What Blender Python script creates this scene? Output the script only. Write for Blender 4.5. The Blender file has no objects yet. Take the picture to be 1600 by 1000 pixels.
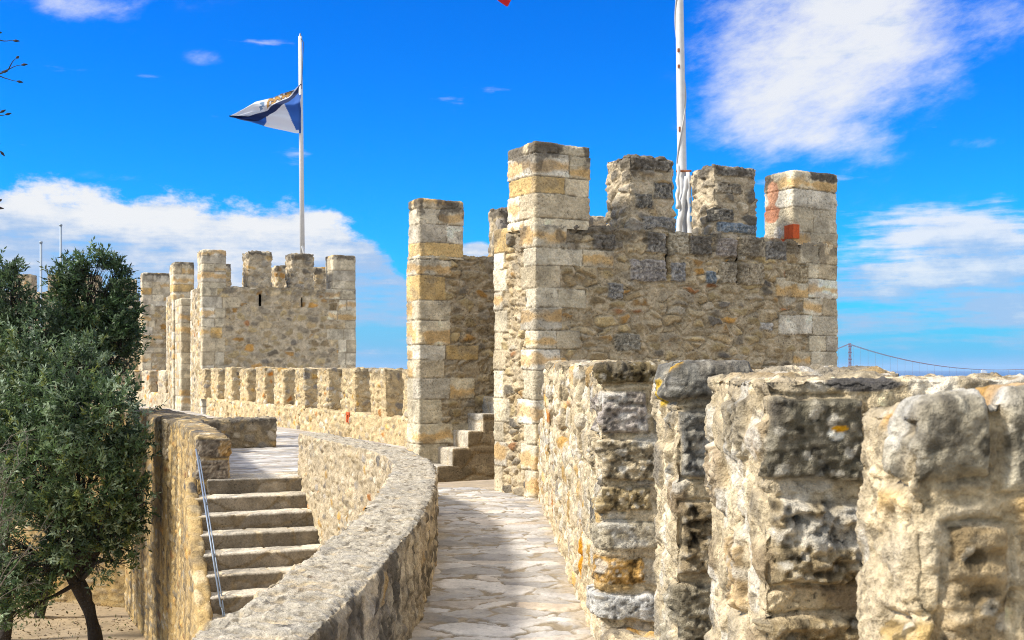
import bpy, math, random
import numpy as np
from mathutils import Vector

random.seed(7)
rng = np.random.default_rng(11)
F, HZ, EYE = 1800.0, 576.0, 1.65
scene = bpy.context.scene
COL = scene.collection


def X(px, d):
    return (px - 800.0) / F * d


def Z(py, d):
    return EYE + (HZ - py) / F * d


# ------------------------------------------------------------------ noise
def _hash(ix, iy, iz, seed):
    with np.errstate(over='ignore'):
        h = (ix.astype(np.uint32) * np.uint32(374761393) + iy.astype(np.uint32) * np.uint32(668265263)
             + iz.astype(np.uint32) * np.uint32(2246822519) + np.uint32((seed * 3266489917 + 1013904223) & 0xffffffff))
        h = (h ^ (h >> np.uint32(15))) * np.uint32(2246822519)
        h = (h ^ (h >> np.uint32(13))) * np.uint32(3266489917)
        return h ^ (h >> np.uint32(16))


def rnd(ix, iy, iz, seed):
    return _hash(ix, iy, iz, seed).astype(np.float64) / 4294967296.0


def vnoise(P, seed=0):
    I = np.floor(P).astype(np.int64)
    f = P - I
    u = f * f * (3 - 2 * f)
    out = np.zeros(len(P))
    for a in (0, 1):
        wa = u[:, 0] if a else 1 - u[:, 0]
        for b in (0, 1):
            wb = u[:, 1] if b else 1 - u[:, 1]
            for c in (0, 1):
                wc = u[:, 2] if c else 1 - u[:, 2]
                out += wa * wb * wc * rnd(I[:, 0] + a, I[:, 1] + b, I[:, 2] + c, seed)
    return out


def fbm(P, octv=4, seed=0, gain=0.5):
    s = np.zeros(len(P)); a = 1.0; n = 0.0
    for o in range(octv):
        s += a * vnoise(P * (2.03 ** o), seed + 17 * o)
        n += a; a *= gain
    return s / n


def sst(x, a, b):
    t = np.clip((x - a) / (b - a), 0, 1)
    return t * t * (3 - 2 * t)


def voronoi(P, seed, jit=(0.85, 0.85, 0.55), wv=0.22):
    I = np.floor(P).astype(np.int64)
    n = len(P)
    f1 = np.full(n, 1e9); f2 = np.full(n, 1e9); cid = np.zeros(n, np.uint32)
    for a in (-1, 0, 1):
        for b in (-1, 0, 1):
            for c in (-1, 0, 1):
                ix, iy, iz = I[:, 0] + a, I[:, 1] + b, I[:, 2] + c
                h = _hash(ix, iy, iz, seed)
                r1 = (h & np.uint32(1023)).astype(float) / 1023
                r2 = ((h >> np.uint32(10)) & np.uint32(1023)).astype(float) / 1023
                r3 = ((h >> np.uint32(20)) & np.uint32(1023)).astype(float) / 1023
                dx = ix + .5 + (r1 - .5) * jit[0] - P[:, 0]
                dy = iy + .5 + (r2 - .5) * jit[1] - P[:, 1]
                dz = iz + .5 + (r3 - .5) * jit[2] - P[:, 2]
                d = np.sqrt(dx * dx + dy * dy + dz * dz) - wv * ((h % np.uint32(97)).astype(float) / 97)
                m = d < f1
                f2 = np.where(m, f1, np.minimum(f2, d))
                cid = np.where(m, h, cid)
                f1 = np.where(m, d, f1)
    return f1, f2, cid


def pick(r, table):
    """table: list of (weight, colour)"""
    w = np.cumsum([t[0] for t in table]); w = w / w[-1]
    k = np.searchsorted(w, r)
    return np.array([t[1] for t in table])[np.clip(k, 0, len(table) - 1)]


ASH = [(3.2, (.53, .465, .345)), (3.0, (.565, .505, .39)), (1.4, (.61, .56, .46)), (1.8, (.485, .415, .30)),
       (.35, (.49, .36, .19)), (1.8, (.445, .40, .32)), (0.7, (.40, .335, .235))]
RUB = [(3, (.43, .34, .20)), (2.5, (.35, .27, .165)), (2, (.34, .29, .215)), (1.6, (.49, .40, .265)),
       (.7, (.41, .245, .10)), (1.0, (.215, .185, .14)), (.6, (.53, .47, .365)), (.35, (.135, .122, .105)), (.2, (.29, .15, .075))]
PALE = [(3, (.47, .38, .25)), (2, (.54, .46, .33)), (2, (.40, .33, .23)), (1.4, (.60, .54, .43)),
        (1.0, (.45, .29, .12)), (1, (.30, .27, .23)), (.4, (.19, .165, .135)), (.3, (.40, .18, .07))]
GREY = [(3, (.40, .34, .25)), (2, (.33, .29, .23)), (2, (.27, .245, .205)), (1.4, (.48, .42, .32)), (.8, (.38, .27, .14)),
        (1.1, (.16, .145, .12)), (.5, (.11, .10, .085))]
MORTAR = np.array((.53, .45, .33))


# ------------------------------------------------------------------ masonry field
def field(S, cfg):
    """S: (n,3) wall coordinates (along, through, height). Returns displacement and albedo."""
    L, T, z1 = cfg['L'], cfg['T'], cfg['z1']
    seed = cfg.get('seed', 0)
    Sg = S + np.array((cfg.get('soff', 0.0), seed * 0.0, 0.0))
    s, t, z = S[:, 0], S[:, 1], S[:, 2]
    n = len(S)
    cw = cfg.get('cell', (.30, .26, .185))
    warp = np.stack([vnoise(Sg * 3.1 + 5, seed + 1), vnoise(Sg * 3.1 + 25, seed + 2), vnoise(Sg * 3.1 + 45, seed + 3)], 1) - .5
    warp2 = np.stack([vnoise(Sg * 11 + 5, seed + 4), vnoise(Sg * 11 + 25, seed + 5), vnoise(Sg * 11 + 45, seed + 6)], 1) - .5
    Pw = Sg + warp * cfg.get('warp', .09) + warp2 * .035
    # big and small stones mixed
    f1, f2, cid = voronoi(Pw / np.array(cw), seed + 9)
    e = (f2 - f1) * .5 * min(cw)
    r1 = ((cid >> np.uint32(3)) % np.uint32(1009)).astype(float) / 1009
    r2 = ((cid >> np.uint32(7)) % np.uint32(1013)).astype(float) / 1013
    r3 = ((cid >> np.uint32(5)) % np.uint32(1019)).astype(float) / 1019
    amp = cfg.get('amp', .03)
    nf = fbm(Sg * 9, 4, seed + 21)
    nfine = fbm(Sg * 34, 3, seed + 31)
    nbig = fbm(Sg * 1.3, 3, seed + 41)
    bury = sst(r2, .0, 1.) * cfg.get('bury', .6)          # how far the mortar covers each stone
    jw = cfg.get('joint', .016)
    edge = sst(e - (nf - .5) * .03 - bury * .012, jw * .25, jw * 1.6)
    rg = cfg.get('rough', 1.0)
    stone_h = amp * (.30 + .70 * r2) * edge - cfg.get('gap', .35) * amp * sst(r3, .35, .8) * np.exp(-(e / (jw * .8)) ** 2)
    vfine = vnoise(Sg * 85, seed + 35)
    grit = 0.0
    if cfg.get('grit'):
        g1_, g2_, gid = voronoi(Sg * 38 + warp2 * 1.2, seed + 200, (1, 1, 1), .35)
        gr_ = ((gid >> np.uint32(4)) % np.uint32(997)).astype(float) / 997
        gon = sst(vnoise(Sg * 7 + 60, seed + 201), .38, .60)
        grit = ((.55 - g1_) * (.3 + gr_) - .06) * gon * cfg['grit']
        xf = fbm(Sg * 150, 2, seed + 203)
        grit = grit + (xf - .5) * .007
    disp = stone_h + grit + (nf - .5) * amp * cfg.get('lump', 1.2) * rg + (nfine - .5) * amp * .7 * rg + (vfine - .5) * amp * .25 * rg + (nbig - .5) * cfg.get('wave', .05)
    colr = pick(r1, cfg.get('pal', RUB)) * (.68 + .62 * r3)[:, None]
    mott = fbm(Sg * 6 + 70, 4, seed + 51)
    colr = colr * (.62 + .76 * mott)[:, None]
    mort = MORTAR[None, :] * np.array(cfg.get('mtint', (1, 1, 1))) * (.60 + .62 * nf + .22 * (nfine - .5))[:, None]
    if cfg.get('grit'):
        mort = mort * (1 + gon * (sst(g1_, .55, .25) * (gr_ - .45) * 1.1))[:, None]
        colr = colr * (.72 + .56 * xf)[:, None]
    mixm = edge * (1 - .35 * bury)
    col = colr * mixm[:, None] + mort * (1 - mixm)[:, None]
    # ---- dressed blocks
    mode = cfg.get('mode', 'rubble')
    if mode in ('full', 'quoin'):
        ch = cfg.get('course', .29)
        base = cfg.get('cz', 0.0)
        cz = [base - 8]
        rr = random.Random(seed + 5)
        while cz[-1] < z1 + 1:
            cz.append(cz[-1] + ch * rr.uniform(.72, 1.25))
        cz = np.array(cz)
        zz = z + (warp[:, 2]) * .025
        k = np.clip(np.searchsorted(cz, zz) - 1, 0, len(cz) - 2)
        dz = np.minimum(zz - cz[k], cz[k + 1] - zz)
        vz = (zz - cz[k]) / (cz[k + 1] - cz[k])
        o = np.zeros(n, np.int64)
        if mode == 'full':
            ns = np.maximum(1, np.round(L / .5 + rnd(k, o, o, seed + 60) * 1.2 - .75)).astype(int)
            nt = np.maximum(1, np.round(T / .55 + rnd(k, o + 1, o, seed + 61) * 1.2 - .75)).astype(int)
            us = s / L * ns + (rnd(k, o, o + 2, seed + 62) - .5) * .55 * np.sin(np.clip(s / L, 0, 1) * math.pi)
            ut = t / T * nt + (rnd(k, o, o + 3, seed + 63) - .5) * .55 * np.sin(np.clip(t / T, 0, 1) * math.pi)
            i1 = np.clip(np.floor(us), 0, ns - 1).astype(np.int64); i2 = np.clip(np.floor(ut), 0, nt - 1).astype(np.int64)
            js = np.where((np.round(us) > 0) & (np.round(us) < ns), np.abs(us - np.round(us)) * L / ns, 9)
            jt = np.where((np.round(ut) > 0) & (np.round(ut) < nt), np.abs(ut - np.round(ut)) * T / nt, 9)
            zone = np.ones(n, bool)
        else:
            e1 = (s > L / 2).astype(np.int64)
            sl = np.where(e1, L - s, s)
            e2 = (t > T / 2).astype(np.int64)
            tl = np.where(e2, T - t, t)
            if cfg.get('ends', 3) == 1:
                sl = np.where(e1, 9, sl)
            if cfg.get('ends', 3) == 2:
                sl = np.where(e1, sl, 9)
            q = rnd(k, e1, o + 7, seed + 64)
            alt = (k + e1) % 2
            qa, qb = cfg.get('q', (.50, .95))
            Qs = np.where(alt, qa, qb) * (.62 + .76 * q)
            Qt = np.where(alt, .42, .27) * (.85 + .3 * q) * cfg.get('qt', 1.0)
            zone = (sl < Qs) & (tl < Qt)
            half = Qs * (.40 + .25 * rnd(k, e1, o + 8, seed + 65))
            two = (Qs > .55)
            i1 = e1 * 4 + (two & (sl > half)); i2 = e2
            js = np.abs(sl - Qs); js = np.where(two, np.minimum(js, np.abs(sl - half)), js)
            jt = np.abs(tl - Qt)
            js = np.where(sl > Qs - .0, np.abs(sl - Qs), js)
        ea = np.minimum(np.minimum(dz, js), jt)
        h = _hash(k, i1.astype(np.int64), i2.astype(np.int64), seed + 66)
        a1 = ((h >> np.uint32(3)) % np.uint32(1009)).astype(float) / 1009
        a2 = ((h >> np.uint32(7)) % np.uint32(1013)).astype(float) / 1013
        a3 = ((h >> np.uint32(11)) % np.uint32(1019)).astype(float) / 1019
        ej = sst(ea + (nf - .5) * .020 + (nfine - .5) * .014, .003, cfg.get('aj', .010))
        da = .004 + ej * (.009 + .014 * a2) + (nf - .5) * .018 + (nfine - .5) * .018 + (vfine - .5) * .006
        ca = pick(a1, cfg.get('apal', ASH)) * (.86 + .28 * a3)[:, None]
        band = sst(np.abs(vz - .25 - .4 * a1) + (mott - .5) * .7, .34, .12) * (a2 > .66) * cfg.get('band', .66)
        ca = ca * (1 - band)[:, None] + np.array((.52, .325, .13))[None] * band[:, None]
        ca = ca * ((.74 + .74 * mott) * (.82 + .44 * nbig))[:, None]
        gs = sst(fbm(Sg * 4.5 + 210, 4, seed + 77), .50, .66) * .45
        ca = ca * (1 - gs)[:, None] + np.array((.27, .235, .18))[None] * (.6 + .8 * nfine)[:, None] * gs[:, None]
        mo2 = MORTAR[None] * (.40 + .40 * nf)[:, None]
        ca = ca * ej[:, None] + mo2 * (1 - ej)[:, None]
        disp = np.where(zone, da + (nbig - .5) * cfg.get('wave', .05) * .6, disp)
        col = np.where(zone[:, None], ca, col)
    # ---- single large stones set into the face: (s0, s1, t0, t1, z0, z1, colour, stand-out, roughness)
    for bi, (sa, sb, ta, tb, za, zb, bc, po, ro) in enumerate(cfg.get('blocks', ())):
        wob = (warp * .030 + warp2 * .030)
        es = np.minimum(s + wob[:, 0] - sa, sb - s - wob[:, 0]); et = np.minimum(t + wob[:, 1] - ta, tb - t - wob[:, 1])
        ez = np.minimum(z + wob[:, 2] - za, zb - z - wob[:, 2])
        ee = np.minimum(np.minimum(es, et), ez) - np.maximum(0, .035 - np.minimum(et, ez)) * .25 + (nfine - .5) * .010
        lay = vnoise(Sg * np.array((16, 16, 48)) + 7 * bi, seed + 151) - .5
        wi = sst(ee, .0, .010); rd_ = sst(ee, -.002, .024)
        hb = po * rd_ + (nf - .5) * .018 * (.2 + ro) + (nfine - .5) * .018 * (.2 + ro) + lay * .030 * ro + (vfine - .5) * .012 * (.5 + ro) + grit * .5
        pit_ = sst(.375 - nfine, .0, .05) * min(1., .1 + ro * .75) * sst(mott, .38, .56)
        hb = hb - pit_ * .016
        disp = disp * (1 - wi) + hb * wi - .017 * np.exp(-((ee + .005) / .008) ** 2) * sst(nf, .40, .54)
        spk = sst(nfine, .60, .68) * .45 * min(ro, 1) + sst(vfine, .74, .84) * .35
        cb_ = np.array(bc)[None] * (.42 + .70 * mott + .75 * (nfine - .35) * (.6 + ro))[:, None] * (.70 + .6 * vfine)[:, None] * (1 - .45 * pit_)[:, None]  # pits also darkened in colour: dirt, and shade that the relief lacks
        cb_ = cb_ * (1 - spk)[:, None] + np.array((.50, .45, .36))[None] * spk[:, None]
        if cfg.get('grit'):
            wsp = (sst(g1_, .38, .25) * (gr_ > .88)) * .65
            dsp = (sst(g1_, .52, .30) * (gr_ < .22)) * .65
            cb_ = cb_ * (1 - dsp)[:, None]
            cb_ = cb_ * (1 - wsp)[:, None] + np.array((.56, .52, .44))[None] * wsp[:, None]
            bl_ = sst(fbm(Sg * 13 + 300 + bi, 4, seed + 161), .50, .62) * .55
            cb_ = cb_ * (1 - bl_)[:, None] + cb_ * np.array((.42, .40, .36))[None] * bl_[:, None]
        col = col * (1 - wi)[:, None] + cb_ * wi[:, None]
    # ---- weathering: lichen crust and soot with shapes of their own
    st = cfg.get('crust', 0.0)
    if st > 0:
        w = sst(fbm(Sg * np.array((5, 5, 4)) + 90, 4, seed + 71) + .20 * sst(z, z1 - cfg.get('crust_h', .35), z1) - .10,
                .50, .60) * st
        w = w * sst(z, z1 - cfg.get('crust_h', .35) * 1.6, z1 - .05)
        col = col * (1 - w)[:, None] + np.array((.115, .10, .080))[None] * (.55 + .9 * nfine)[:, None] * w[:, None]
    sk = cfg.get('streak', 0.0)
    if sk > 0:
        w = sst(fbm(np.stack([Sg[:, 0] * 3.2, Sg[:, 1] * 3.2, Sg[:, 2] * cfg.get('sz', .5)], 1) + 30, 4, seed + 81), cfg.get('st_lo', .46), cfg.get('st_lo', .46) + .16) * sk
        w *= .35 + .65 * sst(fbm(Sg * 7 + 10, 3, seed + 83), .35, .62)
        if 'streak_t' in cfg:
            w = w * cfg['streak_t'](S)
        col = col * (1 - w)[:, None] + np.array((.075, .064, .048))[None] * (.5 + nfine)[:, None] * w[:, None]
    sp = cfg.get('spots', 0.0)
    if sp > 0:
        w = sst(fbm(Sg * 8 + 130, 3, seed + 91), .63, .70) * sp
        col = col * (1 - w)[:, None] + np.array((.66, .63, .56))[None] * w[:, None]
        w = sst(fbm(Sg * 5 + 170, 3, seed + 92), .66, .72) * sp * sst(z, z1 - .25, z1)
        col = col * (1 - w)[:, None] + np.array((.55, .27, .03))[None] * w[:, None]
    for (ps, pt, pz, rs, rz, pc) in cfg.get('patches', ()):
        w = sst(((s - ps) / rs) ** 2 + ((t - pt) / rs) ** 2 + ((z - pz) / rz) ** 2 + (nf - .5) * 1.2, 1.1, .7)
        col = col * (1 - w)[:, None] + np.array(pc)[None] * (.7 + .6 * mott)[:, None] * w[:, None]
    lum = col @ np.array((.3, .55, .15))
    col = lum[:, None] + (col - lum[:, None]) * cfg.get('sat', 1.2)
    return disp, np.clip(col, .012, .8)


# ------------------------------------------------------------------ mesh helpers
def link(name, verts, faces, mat=None, parent=None, col=None, smooth=False):
    me = bpy.data.meshes.new(name)
    v = np.asarray(verts, dtype=np.float64).reshape(-1, 3)
    if parent is not None:
        v = v - np.array(parent.location)[None]
    if isinstance(faces, np.ndarray):
        nf, k = faces.shape
        me.vertices.add(len(v)); me.vertices.foreach_set('co', v.astype(np.float32).ravel())
        me.loops.add(nf * k); me.loops.foreach_set('vertex_index', faces.astype(np.int32).ravel())
        me.polygons.add(nf); me.polygons.foreach_set('loop_start', np.arange(0, nf * k, k, dtype=np.int32))
        me.polygons.foreach_set('loop_total', np.full(nf, k, np.int32))
        me.update(calc_edges=True)
    else:
        me.from_pydata([tuple(p) for p in v], [], faces)
    me.validate()
    if col is not None:
        a = me.color_attributes.new('Col', 'FLOAT_COLOR', 'POINT')
        c = np.ones((len(v), 4), np.float32); c[:, :3] = col
        a.data.foreach_set('color', c.ravel())
    if smooth:
        me.polygons.foreach_set('use_smooth', np.ones(len(me.polygons), bool))
    if mat is not None:
        me.materials.append(mat)
    o = bpy.data.objects.new(name, me)
    COL.objects.link(o)
    if parent is not None:
        o.parent = parent
    return o


def thing(name, label, cat, loc=(0, 0, 0), group=None):
    o = bpy.data.objects.new(name, None)
    COL.objects.link(o)
    o.location = loc
    o.empty_display_size = .3
    return tag(o, label, cat, group)


def tag(o, label, cat, group=None):
    o['label'] = label; o['category'] = cat
    if group:
        o['group'] = group
    return o


def kind(o, k):
    o['kind'] = k
    return o


def lattice(ns, nt, nz, ends=(True, True), bottom=False):
    """surface of a box lattice; integer coordinates and outward quads"""
    keys, quads = [], []

    def face(A, B, fixed_axis, val, flip):
        na, nb = len(A), len(B)
        g = np.zeros((na, nb, 3), np.int64)
        ax = [0, 1, 2]; ax.remove(fixed_axis)
        g[:, :, ax[0]] = A[:, None]; g[:, :, ax[1]] = B[None, :]; g[:, :, fixed_axis] = val
        idx = np.arange(na * nb).reshape(na, nb)
        q = np.stack([idx[:-1, :-1], idx[1:, :-1], idx[1:, 1:], idx[:-1, 1:]], -1).reshape(-1, 4)
        if flip:
            q = q[:, ::-1]
        off = sum(len(k) for k in keys)
        keys.append(g.reshape(-1, 3)); quads.append(q + off)
    si, ti, zi = np.arange(ns + 1), np.arange(nt + 1), np.arange(nz + 1)
    face(si, zi, 1, 0, False)     # t=0 : s x z -> -t
    face(si, zi, 1, nt, True)
    face(si, ti, 2, nz, False)    # top : s x t -> +z
    if bottom:
        face(si, ti, 2, 0, True)
    if ends[0]:
        face(ti, zi, 0, 0, True)  # s=0 : t x z -> +s, flip to -s
    if ends[1]:
        face(ti, zi, 0, ns, False)
    K = np.concatenate(keys); Q = np.concatenate(quads)
    code = (K[:, 0] * (nt + 1) + K[:, 1]) * (nz + 1) + K[:, 2]
    u, first, inv = np.unique(code, return_index=True, return_inverse=True)
    return K[first], inv.ravel()[Q]


def straight(o, a):
    a = np.array(a, float); a = a / np.linalg.norm(a)
    o = np.array(o, float)
    return a, o


def frame_line(o, a, right=False):
    """map (s,t)-> world for a straight wall starting at o along a; t goes to the left of a (or right)"""
    a = np.array(a, float); a /= np.linalg.norm(a)
    b = np.array((a[1], -a[0])) if right else np.array((-a[1], a[0]))
    o = np.array(o, float)

    def m(s, t):
        return o[None] + s[:, None] * a[None] + t[:, None] * b[None]
    m.sign = -1 if right else 1
    return m


def frame_path(pts, T, right=False):
    P = np.array(pts, float)
    # catmull-rom resample
    out = []
    for i in range(len(P) - 1):
        p0, p1, p2, p3 = P[max(i - 1, 0)], P[i], P[i + 1], P[min(i + 2, len(P) - 1)]
        for u in np.linspace(0, 1, 24, endpoint=False):
            out.append(.5 * ((2 * p1) + (-p0 + p2) * u + (2 * p0 - 5 * p1 + 4 * p2 - p3) * u * u + (-p0 + 3 * p1 - 3 * p2 + p3) * u ** 3))
    out.append(P[-1]); out = np.array(out)
    seg = np.linalg.norm(np.diff(out, axis=0), axis=1)
    cum = np.concatenate([[0], np.cumsum(seg)])
    tan = np.gradient(out, cum, axis=0); tan /= np.linalg.norm(tan, axis=1)[:, None]
    nor = np.stack([-tan[:, 1], tan[:, 0]], 1)
    if right:
        nor = -nor

    def m(s, t):
        p = np.stack([np.interp(s, cum, out[:, 0]), np.interp(s, cum, out[:, 1])], 1)
        b = np.stack([np.interp(s, cum, nor[:, 0]), np.interp(s, cum, nor[:, 1])], 1)
        b /= np.linalg.norm(b, axis=1)[:, None]
        return p + b * (t - T / 2)[:, None]
    m.sign = -1 if right else 1
    m.length = cum[-1]
    m.cum, m.pts = cum, out
    return m


def wall(name, fr, s0, s1, t0, t1, z0, z1, res, mat, parent=None, caps=(True, True), ztop=None, ztop_t=None, slits=(), er=.02, erR=.06, **cfg):
    """one piece of masonry: displaced lattice box in wall coordinates"""
    L, T = s1 - s0, t1 - t0
    ns, nt, nz = max(2, round(L / res)), max(2, round(T / res)), max(2, round((z1 - z0) / res))
    K, Q = lattice(ns, nt, nz, caps)
    S = np.stack([K[:, 0] / ns * L, K[:, 1] / nt * T, z0 + K[:, 2] / nz * (z1 - z0)], 1)
    if ztop is not None:
        zt = ztop(S[:, 0] + s0)
        S[:, 2] = z0 + (S[:, 2] - z0) / (z1 - z0) * (zt - z0)
    elif ztop_t is not None:
        zt = ztop_t(S[:, 1])
        S[:, 2] = z0 + (S[:, 2] - z0) / (z1 - z0) * (zt - z0)
    else:
        zt = np.full(len(S), z1)
    N = np.zeros_like(S)
    if caps[0]:
        N[:, 0] -= K[:, 0] == 0
    if caps[1]:
        N[:, 0] += K[:, 0] == ns
    N[:, 1] += (K[:, 1] == nt).astype(float) - (K[:, 1] == 0)
    N[:, 2] += K[:, 2] == nz
    N /= np.maximum(np.linalg.norm(N, axis=1), 1e-6)[:, None]
    c = dict(L=L, T=T, z1=z1); c.update(cfg)
    c.setdefault('soff', s0)
    D, C = field(S, c)
    if c.get('top_flat'):
        m = (K[:, 2] == nz) & (K[:, 1] > 0) & (K[:, 1] < nt)
        fl_ = fbm(S[m] * np.array((26, 16, 1)) + np.array((s0 * 26, 0, 4)), 4, 7)
        fx = vnoise(S[m] * np.array((60, 34, 1)) + np.array((s0 * 60, 0, 4)), 8)
        D[m] = D[m] * .38 + (np.floor(fl_ * 8) / 8 * 1.6 + fl_ * .4 - 1) * .024 + (fx - .5) * .008
        w_ = c['top_flat'] * sst(fl_, .30, .46)
        C[m] = C[m] * (1 - w_)[:, None] + np.array((.425, .385, .31))[None] * (.20 + .86 * fl_ + .52 * fx)[:, None] * (1 - .75 * sst(fbm(S[m] * np.array((14, 30, 1)) + np.array((s0 * 14, 7, 4)), 3, 77), .60, .68))[:, None] * w_[:, None]
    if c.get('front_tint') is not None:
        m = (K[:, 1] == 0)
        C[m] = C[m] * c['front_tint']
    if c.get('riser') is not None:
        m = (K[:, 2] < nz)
        C[m] = C[m] * c['riser']  # faces below the tread get their shade painted into the colour
    big = np.full(len(S), 9.0)
    dist = np.stack([S[:, 0] if caps[0] else big, L - S[:, 0] if caps[1] else big, S[:, 1], T - S[:, 1], zt - S[:, 2]], 1)
    dist.sort(axis=1)
    en = fbm(S * 6 + np.array((s0, 3.3, 0)), 3, c.get('seed', 0) + 121)
    ero = er * np.clip(1 - dist[:, 1] / erR, 0, 1) ** 2 * (.10 + 2.4 * np.clip(en - .40, 0, 1))
    D = D - ero * 2.2
    S2 = S + N * D[:, None]
    # fade displacement through the buried foot
    for (ss, w, za, zb, dep) in slits:
        m = (np.abs(S[:, 0] + s0 - ss) < w / 2) & (S[:, 2] > za) & (S[:, 2] < zb) & (K[:, 1] == 0)
        S2[m, 1] += min(dep, .07)
        Q = Q[~m[Q].all(1)]
    xy = fr(S2[:, 0] + s0, S2[:, 1] + t0)
    V = np.column_stack([xy, S2[:, 2]])
    if fr.sign < 0:
        Q = Q[:, ::-1]
    return link(name, V, Q, mat, parent, C)


class MB:
    """collects tubes / boxes / quads into one mesh"""
    def __init__(s):
        s.v, s.f, s.c = [], [], []

    def tube(s, pts, rad, sides=6, col=(1, 1, 1), cap=True):
        pts = [Vector(p) for p in pts]
        base = len(s.v)
        up = Vector((0, 0, 1))
        n = len(pts)
        if not hasattr(rad, '__len__'):
            rad = [rad] * n
        for i, p in enumerate(pts):
            d = (pts[min(i + 1, n - 1)] - pts[max(i - 1, 0)])
            d = d.normalized() if d.length > 1e-9 else Vector((0, 0, 1))
            r = up if abs(d.dot(up)) < .95 else Vector((1, 0, 0))
            e1 = d.cross(r).normalized(); e2 = d.cross(e1)
            for k in range(sides):
                a = 2 * math.pi * k / sides
                s.v.append(p + (e1 * math.cos(a) + e2 * math.sin(a)) * rad[i]); s.c.append(col)
        for i in range(n - 1):
            for k in range(sides):
                k2 = (k + 1) % sides
                s.f.append((base + i * sides + k, base + i * sides + k2, base + (i + 1) * sides + k2, base + (i + 1) * sides + k))
        if cap:
            s.f.append(tuple(base + k for k in reversed(range(sides))))
            s.f.append(tuple(base + (n - 1) * sides + k for k in range(sides)))

    def box(s, c, sx, sy, sz, rz=0.0, col=(1, 1, 1)):
        b = len(s.v); ca, sa = math.cos(rz), math.sin(rz)
        for dx, dy, dz in ((-1, -1, -1), (1, -1, -1), (1, 1, -1), (-1, 1, -1), (-1, -1, 1), (1, -1, 1), (1, 1, 1), (-1, 1, 1)):
            x, y = dx * sx / 2, dy * sy / 2
            s.v.append(Vector((c[0] + x * ca - y * sa, c[1] + x * sa + y * ca, c[2] + dz * sz / 2))); s.c.append(col)
        for q in ((0, 3, 2, 1), (4, 5, 6, 7), (0, 1, 5, 4), (1, 2, 6, 5), (2, 3, 7, 6), (3, 0, 4, 7)):
            s.f.append(tuple(b + i for i in q))

    def build(s, name, mat, parent=None, smooth=False):
        return link(name, np.array([tuple(p) for p in s.v]), s.f, mat, parent, np.array(s.c), smooth)


# ------------------------------------------------------------------ materials
def new_mat(name):
    m = bpy.data.materials.new(name); m.use_nodes = True
    nt = m.node_tree; nt.nodes.clear()
    out = nt.nodes.new('ShaderNodeOutputMaterial')
    b = nt.nodes.new('ShaderNodeBsdfPrincipled')
    nt.links.new(b.outputs[0], out.inputs[0])
    return m, nt, b


def math_node(nt, op, a, b=None, c=None, clamp=False):
    n = nt.nodes.new('ShaderNodeMath'); n.operation = op; n.use_clamp = clamp
    for i, v in enumerate((a, b, c)):
        if v is None:
            continue
        if isinstance(v, (int, float)):
            n.inputs[i].default_value = v
        else:
            nt.links.new(v, n.inputs[i])
    return n.outputs[0]


def noise_node(nt, vec, scale, detail=4, rough=.6):
    n = nt.nodes.new('ShaderNodeTexNoise')
    n.inputs['Scale'].default_value = scale; n.inputs['Detail'].default_value = detail; n.inputs['Roughness'].default_value = rough
    nt.links.new(vec, n.inputs['Vector'])
    return n.outputs['Fac']


def stone_mat(name, fine=55, grain=190, bump=.010, pits=.55, contrast=.75):
    m, nt, b = new_mat(name)
    at = nt.nodes.new('ShaderNodeAttribute'); at.attribute_name = 'Col'
    geo = nt.nodes.new('ShaderNodeNewGeometry')
    p = geo.outputs['Position']
    n1 = noise_node(nt, p, fine * .22, 5, .62)
    n2 = noise_node(nt, p, fine, 4, .65)
    n3 = noise_node(nt, p, grain, 3, .6)
    g1 = math_node(nt, 'MULTIPLY_ADD', n1, contrast * 1.3, 1 - contrast * .65)
    g2 = math_node(nt, 'MULTIPLY_ADD', n2, contrast * 1.5, 1 - contrast * .75)
    g3 = math_node(nt, 'MULTIPLY_ADD', n3, contrast * .8, 1 - contrast * .4)
    g = math_node(nt, 'MULTIPLY', math_node(nt, 'MULTIPLY', g1, g2), g3)
    pit = nt.nodes.new('ShaderNodeMapRange'); pit.inputs[1].default_value = .33; pit.inputs[2].default_value = .43
    pit.inputs[3].default_value = 1 - pits; pit.inputs[4].default_value = 1.0
    nt.links.new(n2, pit.inputs[0])
    pm = nt.nodes.new('ShaderNodeMapRange'); pm.inputs[1].default_value = .47; pm.inputs[2].default_value = .62
    nt.links.new(noise_node(nt, p, fine * .09, 4, .6), pm.inputs[0])
    g = math_node(nt, 'MULTIPLY', g, math_node(nt, 'MULTIPLY_ADD', math_node(nt, 'SUBTRACT', pit.outputs[0], 1.0), pm.outputs[0], 1.0))
    mx = nt.nodes.new('ShaderNodeVectorMath'); mx.operation = 'SCALE'
    nt.links.new(at.outputs['Color'], mx.inputs[0]); nt.links.new(g, mx.inputs['Scale'])
    nt.links.new(mx.outputs[0], b.inputs['Base Color'])
    b.inputs['Roughness'].default_value = .92
    b.inputs['Specular IOR Level'].default_value = .25
    hsum = math_node(nt, 'ADD', math_node(nt, 'MULTIPLY', n2, 1.0), math_node(nt, 'MULTIPLY', n3, .35))
    hsum = math_node(nt, 'ADD', hsum, math_node(nt, 'MULTIPLY', n1, 2.0))
    bm = nt.nodes.new('ShaderNodeBump'); bm.inputs['Strength'].default_value = .8; bm.inputs['Distance'].default_value = bump
    nt.links.new(hsum, bm.inputs['Height']); nt.links.new(bm.outputs[0], b.inputs['Normal'])
    return m


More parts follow.
